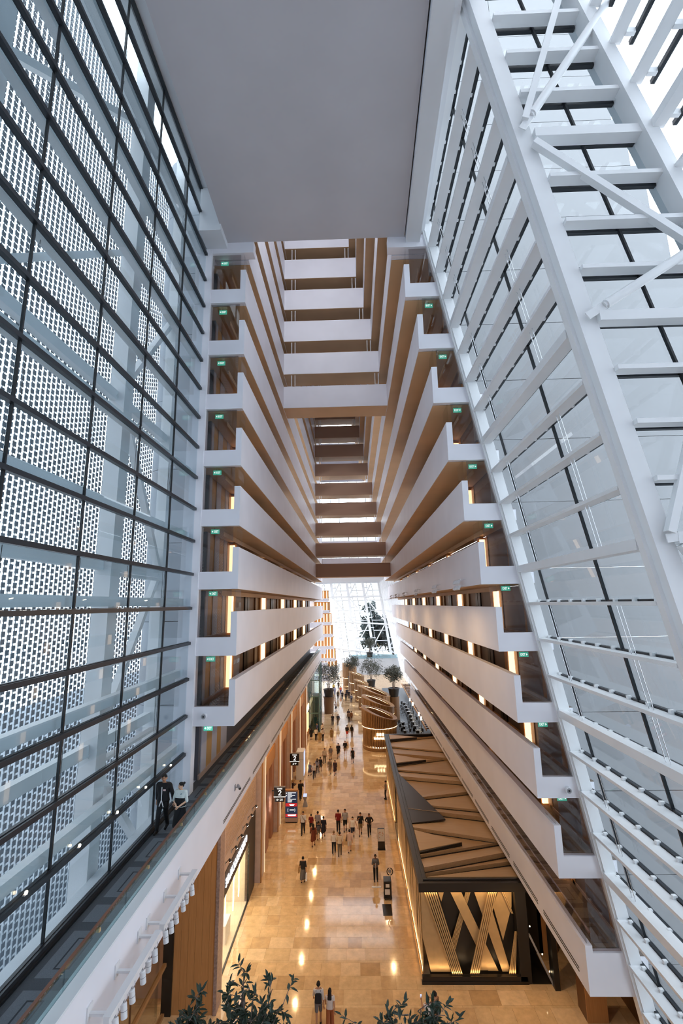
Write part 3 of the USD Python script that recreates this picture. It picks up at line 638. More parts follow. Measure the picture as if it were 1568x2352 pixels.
    obj('canopy', MB().hexa([(-8, 72.6, 3.6), (-7.6, 72.6, 3.6), (-7.6, 79, 3.6), (-8, 79, 3.6), (-8, 72.6, 6.2), (-7.75, 72.6, 6.2), (-7.75, 79, 6.2), (-8, 79, 6.2)]), 'baseboard', s); obj('light_band', B(-7.6, -7.55, 73, 78.5, 3.75, 4.6), 'warm_glow', s)
    for y in (73, 74.5, 76, 77.5):
        obj('display', B(-7.9, -7.6, y, y+1.1, .9, 3.2), 'warm_dim', s); obj('display_base', B(-7.9, -7.5, y, y+1.1, 0, .9), 'oak', s)
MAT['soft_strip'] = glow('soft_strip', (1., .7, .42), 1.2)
MAT['shop_cream'] = plain('shop_cream', (.75, .68, .55), .5)
MAT['warm_dim'] = glow('warm_dim', (1., .66, .32), 1.6)
shops()

# ------------------------------------------------------------------ pavilion with crossed bronze bands
def pavilion():
    x0, x1, y0, y1, H = 3.22, 8.75, 29.35, 59.5, 4.62
    p = thing('pavilion', 'long timber roofed pavilion with black frame and crossed bronze bands on its front', 'pavilion', ((x0+x1)/2, y0, 0))
    obj('black_box', B(x0+.5, x1-.2, y0+.7, y1-.3, 0, 4.2), 'black', p)
    obj('plinth', MB().box(x0-.04, x1+.1, y0-.04, y0+.16, 0, .12).box(x0-.0, x1+.05, y0+.0, y0+.2, .12, .33), 'dark_metal', p)
    obj('eave', MB().box(x0, x1+.28, y0, y0+.5, 4.30, H+.12).box(x0, x0+.5, y0+.5, y1, 4.30, H+.12).box(x0+.5, x1+.28, y1-.3, y1, 4.3, H+.12), 'dark_metal', p)
    obj('eave_lip', MB().box(x0+.28, x1, y0+.28, y0+.36, H+.12, H+.17).box(x0+.28, x0+.36, y0+.36, y1-.3, H+.12, H+.17), 'black', p)
    obj('corner_post', B(x1-.3, x1+.28, y0, y0+.6, 0, 4.3), 'black', p); obj('side_rail', B(x0, x0+.07, y0, y1, .0, .10), 'bronze', p)
    # overlapping timber roof slabs: each runs from one slanted line to the next
    xa, xb = x0+.52, 9.2
    lines = [(30.0, 30.0), (30.25, 31.54), (30.74, 32.45), (32.34, 33.9), (35.85, 33.98), (38.7, 37.1), (40.0, 38.6), (40.6, 42.0), (45.4, 43.9), (47.45, 45.9), (48.75, 50.6), (51.9, 50.15), (54.6, 52.75), (56.8, 58.3), (59.2, 57.6)]
    lines = sorted(lines, key=sum); lifts = (0, .14, .05, .17)
    for i in range(len(lines)-1):
        (a0, a1), (b0, b1) = lines[i], lines[i+1]
        if b0-a0 < .05 and b1-a1 < .05: continue
        lift = .10
        z = H-.10+lift
        g = .11; c0, c1 = max(b0-g, a0+.02), max(b1-g, a1+.02); up = .06*(i % 3)
        obj('roof_slab', MB().hexa([(xa, a0, H-.25), (xb, a1, H-.25), (xb, c1, H-.25), (xa, c0, H-.25), (xa, a0, z+.10+up), (xb, a1, z+.10+up), (xb, c1, z-.06), (xa, c0, z-.06)]), ('oak_roof_light', 'oak_roof')[i % 2], p); obj('roof_shadow_line', MB().hexa([(xa, c0, H-.25), (xb, c1, H-.25), (xb, max(b1, c1+.02), H-.25), (xa, max(b0, c0+.02), H-.25), (xa, c0, H-.06), (xb, c1, H-.06), (xb, max(b1, c1+.02), H-.04), (xa, max(b0, c0+.02), H-.04)]), 'black', p)  # black bars stand in for the shadow lines between slabs
    obj('roof_base', B(xa, xb, y0+.5, y1-.3, 4.2, H-.25), 'black', p)
    for q in ([(3.74, 32.6), (6.58, 33.64), (3.74, 35.3)], [(3.74, 48.9), (6.71, 49.75), (3.74, 51.4)], [(3.74, 56.9), (6.86, 57.65), (3.74, 58.8)]):
        obj('roof_wedge', MB().prism(q, H, H+.24), 'oak_roof_light', p); obj('wedge_edge', MB().prism([(q[0][0], q[0][1]-.16), (q[1][0], q[1][1]-.03), q[1], q[0]], H, H+.2), 'black', p)  # black strip stands in for the shadow line before each wedge
    obj('roof_triangle', MB().prism([(3.72, 46.02), (6.17, 36.97), (3.72, 36.39)], H+.10, H+.2), 'dark_metal', p)
    # front: bands lie at different depths in front of the black opening
    yf = y0+.12
    def band(name, poly, d, th=.05, mat='bronze'): obj(name, MB().prism_y(poly, yf+d, yf+d+th), mat, p)
    def slats(tl, tr, br, bl, n, d):
        for i in range(n):
            a, b = (i+.08)/n, (i+.72)/n; L_ = lambda u, v, t: (u[0]+(v[0]-u[0])*t, u[1]+(v[1]-u[1])*t)
            obj('slat', MB().prism_y([L_(tl, tr, a), L_(tl, tr, b), L_(bl, br, b), L_(bl, br, a)], yf+d, yf+d+.06), 'bronze', p)
    band('band', [(3.36, 4.3), (3.62, 4.3), (4.80, .34), (3.72, .34), (3.36, 1.9)], .22)
    slats((3.5, 4.3), (4.24, 4.3), (5.42, .34), (4.84, .34), 6, .02)
    slats((7.07, 4.3), (7.58, 4.3), (6.31, .34), (5.78, .34), 5, .04)
    slats((6.0, 4.3), (6.27, 4.3), (5.16, 1.27), (4.80, 1.27), 5, .40)
    band('band', [(4.92, 4.3), (5.53, 4.3), (7.38, .34), (6.83, .34)], .28); band('band', [(6.27, 4.3), (6.97, 4.3), (7.97, .54), (7.9, .34), (7.58, .34)], .24)
    band('band', [(7.35, 3.35), (7.77, 4.3), (8.44, 4.3), (8.36, 3.34), (7.76, 1.73)], .34)
    band('band', [(6.53, 1.22), (6.83, .34), (6.31, .34)], .32); band('band', [(4.24, 4.3), (4.75, 4.3), (4.5, 3.59)], .36)
    slats((8.36, 2.3), (8.46, 2.3), (8.26, .34), (7.87, .34), 4, .05); slats((7.77, 4.3), (7.95, 4.3), (8.4, 3.1), (8.28, 3.1), 2, .18)
    for i, (x, z) in enumerate(((6.02, 4.05), (5.76, 4.0), (6.15, 3.0), (6.2, 2.6), (6.25, 2.4))): obj('candle_lamp', MB().tube([(x, yf+.85, z), (x, yf+.85, z+.11)], .04, 8), 'hot_glow', p, smooth=True)
    # lamps at the foot and head of the front wash the bands
    rect_light('pavilion_lamp', (5.9, y0+.08, .40), 4.9, .05, 20, WARM, (0, .35, 1)); rect_light('pavilion_lamp', (5.9, y0+.08, 4.25), 4.9, .05, 28, WARM, (0, .35, -1))
    # long side facing the lobby
    r = random.Random(4); y = y0+.6
    while y < 58.5:
        wd = r.choice((.25, .4, .7, 1.1)); lean = r.choice((-.6, 0, 0, .5))
        if not 44.5 < y < 47.5: obj('side_band', MB().hexa([(x0+.1, y, .1), (x0+.16, y, .1), (x0+.16, y+wd, .1), (x0+.1, y+wd, .1), (x0+.1, y+lean, 4.3), (x0+.16, y+lean, 4.3), (x0+.16, y+wd+lean, 4.3), (x0+.1, y+wd+lean, 4.3)]), 'bronze', p)
        y += wd + r.choice((.12, .2, .3))
    rect_light('pavilion_lamp', (x0+.05, 44, .15), .04, 28, 40, WARM, (.4, 0, 1))
    # dark doorway beside the front
    d = thing('entrance', 'dark entrance with slanting black stone fin beside the bronze banded pavilion front', 'entrance', (9.6, 29.5, 0))
    obj('back_panel', B(9.05, 10.5, 31.6, 31.8, 0, 4.2), 'black', d); obj('door_pier', B(10.05, 10.32, 28.9, 29.5, 0, 4.6), 'black', d)
    obj('slanting_fin', MB().bar((9.1, 29.5, 2.2), (10.1, 29.3, .02), .10, .22, (0, 1, 0)), 'grey', d); obj('threshold', B(9.05, 10.05, 29.35, 31.6, 0, .03), 'black', d); obj('ceiling_panel', B(9.05, 10.5, 29.5, 31.6, 4.2, 4.5), 'black', d)
    for x, z in ((9.15, 2.6), (9.7, 1.3), (10.0, .5)): obj('small_lamp', MB().tube([(x, 29.42, z), (x, 29.42, z+.05)], .03, 8), 'hot_glow', d)
    # timber columns under the lowest balcony
    for i, (x, y) in enumerate(((11.3, 27.0), (10.8, 31.6))):
        c = struct('column_%d' % (3+i), 'square timber clad column under the lowest balcony'); obj('timber_panel', B(x-.5, x+.5, y, y+.05, 0, 4.92), 'oak', c); obj('timber_panel', B(x-.5, x-.45, y+.05, y+1, 0, 4.92), 'oak_dark', c); obj('core', B(x-.45, x+.5, y+.05, y+1, 0, 4.92), 'oak_dark', c)
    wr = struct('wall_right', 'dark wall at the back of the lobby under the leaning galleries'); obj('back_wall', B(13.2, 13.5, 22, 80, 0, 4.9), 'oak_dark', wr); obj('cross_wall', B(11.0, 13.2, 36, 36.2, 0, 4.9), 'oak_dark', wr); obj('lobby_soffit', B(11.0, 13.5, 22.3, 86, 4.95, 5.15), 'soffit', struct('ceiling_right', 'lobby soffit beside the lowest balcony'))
MAT['oak_roof'] = wood('oak_roof', (.42, .25, .115), (.52, .33, .16), along='x'); MAT['oak_roof_light'] = wood('oak_roof_light', (.50, .31, .15), (.60, .39, .20), along='x')
pavilion()

# ------------------------------------------------------------------ curved timber pods
def pod(x, y, r, z1, z2, label, sign=False):
    """A drum of upright battens with a rim that slopes from z2 (back left) to z1 (front right)."""
    t = thing('timber_pod', label, 'pod', (x, y, 0), 'tall slatted pods' if r > 2 else 'small slatted pods')
    n = 64 if r > 2 else 40
    top = lambda a: (z1+z2)/2 + (z2-z1)/2*math.cos(a-math.radians(177))
    zm = 1.0
    core = MB(); v = []; N = 48
    for k in range(N):
        a = k*2*math.pi/N; v += [(x+r*math.cos(a), y+r*math.sin(a)), ]
    def shell(ri, ro, za, zbf, mat, name):
        V = []; F = []
        for k in range(N):
            a = k*2*math.pi/N; c, s = math.cos(a), math.sin(a); zt = zbf(a)
            V += [(x+ro*c, y+ro*s, za), (x+ro*c, y+ro*s, zt), (x+ri*c, y+ri*s, zt), (x+ri*c, y+ri*s, za)]
        for k in range(N):
            a, b = 4*k, 4*((k+1) % N)
            for q in range(4): w = (q+1) % 4; F += [(a+q, b+q, b+w), (a+q, b+w, a+w)]
        obj(name, MB().raw(V, F), mat, t, smooth=30)
    shell(r-.22, r-.12, .3, top, 'oak_dark', 'inner_drum')
    zc = 3.0 if r > 2 else 2.4
    bt = MB()
    for k in range(n):
        a = k*2*math.pi/n; c, s = math.cos(a), math.sin(a); d = np.array([c, s, 0]); q = np.array([-s, c, 0]); R = np.array([x, y, 0])
        p = R+d*r; w = q*(r*math.pi/n*.62); h = zc
        bt.hexa([*(p-w-d*.1+[0, 0, .45]), ] if 0 else [p-w-d*.1+(0, 0, .45), p-w+(0, 0, .45), p+w+(0, 0, .45), p+w-d*.1+(0, 0, .45), p-w-d*.1+(0, 0, h), p-w+(0, 0, h), p+w+(0, 0, h), p+w-d*.1+(0, 0, h)])
    obj('batten', bt, 'oak_pod', t, kind='stuff'); bt = MB()
    for k in range(n):
        a = k*2*math.pi/n; c, s = math.cos(a), math.sin(a); d = np.array([c, s, 0]); q = np.array([-s, c, 0]); R = np.array([x, y, 0])
        p = R+d*(r+.14); w = q*(r*math.pi/n*.66); h = top(a); bt.hexa([p-w-d*.1+(0, 0, zc), p-w+(0, 0, zc), p+w+(0, 0, zc), p+w-d*.1+(0, 0, zc), p-w-d*.1+(0, 0, h), p-w+(0, 0, h), p+w+(0, 0, h), p+w-d*.1+(0, 0, h)])
    obj('upper_batten', bt, 'oak_pod', t, kind='stuff'); shell(r-.1, r+.05, zc-.02, top, 'oak_dark', 'upper_drum')
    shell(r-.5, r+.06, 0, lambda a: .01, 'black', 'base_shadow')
    shell(r-.24, r+.05, 0.02, lambda a: .42, 'oak_pod', 'plinth')
    shell(r-.14, r-.11, .42, lambda a: .60, 'warm_glow', 'lower_light_line')
    ring = lambda off, zz, rad, mat, name: obj(name, MB().tube([(x+off*math.cos(a), y+off*math.sin(a), zz(a)) for a in np.linspace(0, 2*math.pi, 49)], rad, 6, False), mat, t, smooth=True)
    shell(r-.34, r+.10, 0, lambda a: 0, 'oak_pod', 'spare') if 0 else None
    V = []; F = []
    for k in range(N):
        a = k*2*math.pi/N; c, s = math.cos(a), math.sin(a); zt = top(a)
        V += [(x+(r+.18)*c, y+(r+.18)*s, zt), (x+(r+.18)*c, y+(r+.18)*s, zt+.14), (x+(r-.45)*c, y+(r-.45)*s, zt+.14), (x+(r-.45)*c, y+(r-.45)*s, zt)]
    for k in range(N):
        a, b = 4*k, 4*((k+1) % N)
        for q in range(4): w = (q+1) % 4; F += [(a+q, b+q, b+w), (a+q, b+w, a+w)]
    obj('rim', MB().raw(V, F), 'oak_pod', t, smooth=30)
    ring(r-.30, lambda a: top(a)-.06, .035, 'warm_glow', 'rim_light_line')
    ring(r+.09, lambda a: zc-.05, .045, 'warm_glow', 'outer_light_line')
    if sign:
        mb = MB(); rr = random.Random(9); ya = y-r-.06
        for x_ in (x-.55, x-.18, x+.19):                     # upper line: three glowing characters made of strokes
            for dz in (0, .14, .28): mb.box(x_, x_+.28, ya, ya+.04, 2.10+dz, 2.15+dz)
            mb.box(x_+.11, x_+.17, ya, ya+.04, 2.10, 2.45)
            mb.box(x_, x_+.05, ya, ya+.04, 2.10, 2.30)
        for i in range(9):
            x_ = x-.95+i*.22; mb.box(x_, x_+.05, ya, ya+.04, 1.62, 1.62+(.36 if i in (0, 2, 6) else .26)); mb.box(x_+.05, x_+.15, ya, ya+.04, 1.62 if i % 2 else 1.83, 1.67 if i % 2 else 1.88); mb.box(x_+.12, x_+.17, ya, ya+.04, 1.62, 1.86)
        obj('lettering', mb, 'hot_glow', t)
MAT['oak_pod'] = wood('oak_pod', (.33, .17, .065), (.46, .26, .11))
pod(3.25, 71.3, 2.4, 3.7, 5.3, 'round slatted timber pod with glowing lettering, closest behind the pavilion', True)
pod(3.45, 78.6, 2.4, 3.9, 5.5, 'round slatted timber pod with sloping rim, middle one of the three tall pods')
pod(3.4, 85.9, 2.4, 4.1, 5.7, 'round slatted timber pod with sloping rim, farthest of the three tall pods')
pod(1.7, 95.6, 1.3, 3.4, 4.3, 'small slatted timber pod with light lines just beyond the tall pods')
pod(1.1, 102.8, 1.35, 3.4, 4.3, 'small slatted timber pod with light lines, second beyond the tall pods')
pod(.2, 112, 1.6, 3.6, 4.6, 'small slatted timber pod with light lines, third beyond the tall pods')
pod(-1.5, 119.5, 1.6, 4.6, 5.6, 'small slatted timber pod with light lines beside the farthest potted tree')
# ------------------------------------------------------------------ plants
def leaf_mesh(p, d, ln, w, up):
    d = d/np.linalg.norm(d); s = np.cross(d, up); n = np.linalg.norm(s); s = s/n if n > 1e-6 else np.array([1., 0, 0]); u = np.cross(s, d)
    P = [p, p+d*ln*.35+s*w*.5+u*ln*.03, p+d*ln*.7+s*w*.38, p+d*ln-u*ln*.10, p+d*ln*.7-s*w*.38, p+d*ln*.35-s*w*.5+u*ln*.03, p+d*ln*.5-u*ln*.06]
    return P, [(0, 1, 6), (1, 2, 6), (2, 3, 6), (3, 4, 6), (4, 5, 6), (5, 0, 6)]
def front_tree(x, y, label, tips, seed, zt):
    r = np.random.default_rng(seed)
    t = thing('indoor_tree', label, 'tree', (x, y, 0))
    obj('trunk', MB().tube([(x, y, .8), (x+.08, y+.05, 4), (x-.05, y, 7.5), (x, y, zt)], [.11, .09, .07, .045], 8), 'bark', t, smooth=True)
    obj('planter', MB().lathe([(.01, 0), (.7, 0), (.95, 1.0), (.9, 1.02), (.85, .9), (.01, .85)], (x, y, 0), 28), 'oak_dark', t, smooth=30)
    n = 0; far = MB()
    for tip in tips:
        tip = np.array(tip, float); base = np.array([x, y, max(7.2, tip[2]-1.8)]); mid = base*.45+tip*.55+np.array([0, 0, -.12])
        obj('branch', MB().tube([base, mid, tip], [.035, .022, .008], 6), 'bark', t, smooth=True)
        for k in range(7):
            q = mid+(tip-mid)*(k/6.) + r.normal(0, .06, 3); tw = q + np.array([*r.normal(0, .22, 2), r.uniform(.0, .28)])
            obj('twig', MB().tube([q, (q+tw)/2+(0, 0, .03), tw], [.010, .007, .004], 5), 'bark', t)
            for j in range(9):
                a = q+(tw-q)*r.uniform(.25, 1.05); d = (tw-q)/np.linalg.norm(tw-q)*.6 + r.normal(0, .75, 3) + (0, 0, -.05)
                P, F = leaf_mesh(a, d, r.uniform(.15, .23), r.uniform(.06, .085), np.array([0, 0, 1.]))
                if n < 290: obj('leaf', MB().raw(P, F), 'leaf', t); n += 1
                else: far.raw(P, F)
    if far.n: obj('leaf_mass', far, 'leaf', t, kind='stuff')
front_tree(-2.75, 12.6, 'green tree top in the bottom corner with lowest branches beside the timber wall panels', [(-2.73, 12.5, 11.75), (-2.45, 12.3, 11.45), (-3.05, 12.4, 11.2), (-2.1, 12.7, 11.25), (-1.9, 12.5, 11.05), (-2.35, 12.2, 10.85), (-2.8, 12.1, 10.75), (-3.1, 12.8, 10.9), (-2.6, 12.3, 11.1), (-2.95, 12.2, 10.6), (-2.5, 12.5, 10.7), (-1.75, 12.3, 10.85), (-2.2, 12.9, 10.6)], 1, 11.2)
front_tree(-4.0, 12.3, 'smaller bushy tree top against the timber wall panels', [(-3.75, 12.4, 11.3), (-3.9, 12.2, 11.0), (-3.6, 12.1, 10.75), (-4.1, 12.3, 10.7), (-4.3, 12.0, 10.6), (-3.45, 12.5, 10.6), (-3.9, 11.9, 10.45), (-4.2, 12.4, 10.9), (-3.7, 12.3, 11.0)], 2, 10.8)
front_tree(.95, 12.4, 'low tree top at the bottom edge in front of the pavilion corner', [(.7, 12.5, 10.95), (.35, 12.4, 10.85), (1.05, 12.6, 10.85), (1.3, 12.5, 11.0), (1.7, 12.5, 10.95), (1.55, 12.3, 10.7), (.1, 12.3, 10.65), (.75, 12.2, 10.6), (1.9, 12.6, 10.7), (.95, 12.3, 10.7), (.5, 12.5, 10.7), (1.3, 12.4, 10.75)], 3, 10.5)

def potted_tree(x, y, zp, zc, rad, label, seed, tall=False):
    r = np.random.default_rng(seed)
    t = thing('potted_tree', label, 'tree', (x, y, 0), 'large potted trees')
    if tall: obj('pedestal', MB().lathe([(.01, 0), (.85, 0), (.95, zp-1.35), (1.05, zp-1.35), (1.05, zp-1.25), (.01, zp-1.25)], (x, y, 0), 32), 'bronze_dark', t, smooth=30)
    else: obj('pedestal', MB().lathe([(.01, 0), (.9, 0), (.9, zp-1.3), (.01, zp-1.3)], (x, y, 0), 28), 'bronze_dark', t, smooth=30)
    obj('pot', MB().lathe([(.01, zp-1.3), (.75, zp-1.3), (.98, zp), (1.04, zp), (1.04, zp+.08), (.9, zp+.08), (.85, zp-.1), (.01, zp-.1)], (x, y, 0), 32), 'dark_metal', t, smooth=30)
    for k in range(4):
        a = k*1.6; obj('trunk', MB().tube([(x+.12*math.cos(a), y+.12*math.sin(a), zp-.1), (x+.25*math.cos(a), y+.25*math.sin(a), (zp+zc)/2), (x+rad*.35*math.cos(a), y+rad*.35*math.sin(a), zc+rad*.2)], [.07, .055, .02], 6), 'bark', t, smooth=True)
    N = 2600; g = r.normal(0, 1, (90, 3)); g /= np.linalg.norm(g, axis=1)[:, None]; ctr = np.array([x, y, zc]) + g*np.array([rad, rad, rad*.85])*r.uniform(.35, .92, (90, 1))
    P = ctr[r.integers(0, 90, N)] + r.normal(0, rad*.13, (N, 3)); d = r.normal(0, 1, (N, 3)); d /= np.linalg.norm(d, axis=1)[:, None]; e = np.cross(d, r.normal(0, 1, (N, 3))); e /= np.linalg.norm(e, axis=1)[:, None]
    ln = .26; V = np.stack([P-d*ln/2, P+e*ln*.22, P+d*ln/2, P-e*ln*.22], 1).reshape(-1, 3); q = 4*np.arange(N)[:, None]
    obj('crown', MB().raw(V, np.vstack([q+[0, 1, 2], q+[0, 2, 3]])), 'leaf_far', t, kind='stuff')
MAT['bronze_dark'] = plain('bronze_dark', (.16, .085, .04), .45, .2)
potted_tree(-5.15, 92.5, 4.2, 7.2, 2.9, 'large bushy tree in a stacked pot on a tall bronze pedestal beside the glass lift', 11, True)
potted_tree(-.9, 116, 3.0, 6.3, 1.9, 'slim potted tree behind the smallest timber pods', 12)
potted_tree(3.4, 109, 3.2, 5.9, 2.9, 'wide dense tree whose crown spreads behind the tall timber pods', 13)
potted_tree(6.6, 86, 5.35, 7.7, 1.75, 'potted tree standing in the restaurant beside the farthest tall pod', 14)
potted_tree(4.3, 144, 5.7, 8.6, 1.9, 'distant potted tree in front of the far glass wall', 15)
tr = struct('terrace', 'white raised terrace before the far glass wall'); obj('terrace_block', B(-1, 13, 140, 148.6, 0, 4.4), 'concrete', tr); obj('terrace_rail', B(-1, 13, 139.9, 140, 4.4, 5.5), 'pane_teal', tr)
def garden_tree(x, y, h, rad, label, seed):
    r = np.random.default_rng(seed); t = thing('garden_tree', label, 'tree', (x, y, -.1), 'garden trees outside')
    obj('trunk', MB().tube([(x, y, -.1), (x, y, h*.5), (x+.3, y, h*.8)], [.4, .3, .12], 8), 'bark', t, smooth=True)
    N = 4200; g = r.normal(0, 1, (60, 3)); g /= np.linalg.norm(g, axis=1)[:, None]; c = np.array([x, y, h*.55]) + g*np.array([rad, rad, h*.45])*r.uniform(.3, .9, (60, 1))
    P = c[r.integers(0, 60, N)] + r.normal(0, rad*.14, (N, 3)); d = r.normal(0, 1, (N, 3)); d /= np.linalg.norm(d, axis=1)[:, None]; e = np.cross(d, r.normal(0, 1, (N, 3))); e /= np.linalg.norm(e, axis=1)[:, None]
    ln = 1.0; V = np.stack([P-d*ln/2, P+e*ln*.3, P+d*ln/2, P-e*ln*.3], 1).reshape(-1, 3); q = 4*np.arange(N)[:, None]
    obj('crown', MB().raw(V, np.vstack([q+[0, 1, 2], q+[0, 2, 3]])), 'leaf_hazed', t, kind='stuff')
MAT['leaf_hazed'] = plain('leaf_hazed', (.24, .29, .27), .6, island=.35)  # foliage colour paled to carry haze and glare of the far glass
garden_tree(6.5, 166, 21, 5, 'tall dark tree outside the far glass, behind the third column', 21); garden_tree(13, 164, 18, 5.5, 'tall dark tree outside the far glass, behind the fourth column', 22); garden_tree(20, 162, 14, 5, 'shorter tree outside the far glass at its outer end', 23)

# ------------------------------------------------------------------ restaurant
def restaurant():
    r = random.Random(8)
    f = struct('floor_restaurant', 'dark slate floor of the restaurant beside the tall pods'); obj('slate_floor', B(6.2, 12.6, 60.5, 118, 0, .015), 'slate', f)
    t = thing('dining_table', 'round dark dining table with white plates in the restaurant', 'table', (7.4, 79.5, .015), 'restaurant tables', rotz=0)
    obj('tabletop', MB().lathe([(.01, .70), (.42, .70), (.42, .74), (.01, .74)], n=20), 'black', t); obj('pedestal', MB().lathe([(.01, 0), (.25, 0), (.05, .04), (.04, .7), (.01, .7)], n=12), 'dark_metal', t)
    for i in range(3): a = i*2.1; obj('plate', MB().lathe([(.01, .745), (.11, .75), (.11, .756), (.01, .752)], (.24*math.cos(a), .24*math.sin(a), 0), 14), 'white', t)
    c = thing('dining_chair', 'black dining chair at a round restaurant table', 'chair', (7.4, 78.7, .015), 'restaurant chairs', rotz=0)
    obj('seat', B(-.22, .22, -.22, .22, .43, .47), 'black', c); obj('backrest', B(-.22, .22, -.24, -.20, .47, .88), 'black', c)
    for a in (-.19, .19):
        for b in (-.2, .19): obj('leg', B(a-.015, a+.015, b-.015, b+.015, 0, .43), 'black', c)
    k = 0
    for row in range(9):
        for col in range(2):
            x = 7.5 + col*1.95 + r.uniform(-.08, .08); y = 77.0 + row*2.5
            if not (col == 0 and 83.5 < y < 88):
                if k == 0: t.GetAttribute('xformOp:translate').Set(Gf.Vec3d(x, y, .015))
                else: dup(t, (x, y, .015), 'round dark dining table with white plates in the restaurant', r.uniform(0, 360))
                for j in range(3):
                    a = r.uniform(0, .5) + j*2.1; p = (x+.66*math.cos(a), y+.66*math.sin(a), .015); ang = math.degrees(a)+90
                    if k == 0 and j == 0: c.GetAttribute('xformOp:translate').Set(Gf.Vec3d(*p)); c.GetAttribute('xformOp:rotateZ').Set(ang)
                    else: dup(c, p, 'black dining chair at a round restaurant table', ang)
            k += 1
    for i, (x, y) in enumerate(((10.4, 83), (10.35, 80), (10.35, 91), (10.3, 95))):
        q = thing('lantern', ('glowing floor lantern nearest the pavilion in the restaurant', 'glowing floor lantern second from the pavilion in the restaurant', 'glowing floor lantern third from the pavilion in the restaurant', 'glowing floor lantern farthest from the pavilion in the restaurant')[(1, 0, 2, 3)[i]], 'lamp', (x, y, .015))
        obj('post', MB().tube([(x, y, .015), (x, y, 1.5)], .03, 8), 'black', q); obj('shade', MB().lathe([(.13, 1.45), (.15, 1.5), (.15, 1.98), (.13, 2.02)], (x, y, 0), 14), 'hot_glow', q, smooth=30); obj('base', MB().lathe([(.01, .015), (.2, .015), (.2, .04), (.01, .04)], (x, y, 0), 14), 'black', q)
    s = thing('slatted_ramp', 'long dark slatted timber ramp along the restaurant under the leaning balconies', 'ramp', (11.5, 78, 0))
    for i in range(30):
        y = 77 + i*1.25; obj('slat', B(10.7, 12.3, y, y+.42, .9+.02*i, 1.02+.02*i), 'oak_dark', s)
    obj('stringer', MB().bar((10.65, 76.8, .85), (10.65, 114.5, 1.45), .1, .35), 'oak', s); obj('stringer', MB().bar((12.35, 76.8, .85), (12.35, 114.5, 1.45), .1, .35), 'black', s)
    for i in range(7): y = 77.5+i*6; obj('post', B(11.4, 11.6, y, y+.2, .015, .95+.1*i), 'black', s)
    g = thing('slatted_screen', 'standing timber slatted screen beside the middle tall pod', 'screen', (6.3, 82, 0))
    for i in range(5): obj('batten', B(6.0+i*.14, 6.07+i*.14, 82, 82.1, .015, 2.9+.05*(i % 2)), 'oak_pod', g)
    for z in (.4, 2.5): obj('cross_rail', B(6.0, 6.63, 82.1, 82.16, z, z+.08), 'oak_dark', g)
MAT['slate'] = plain('slate', (.10, .12, .14), .35, vary=.1)
restaurant()

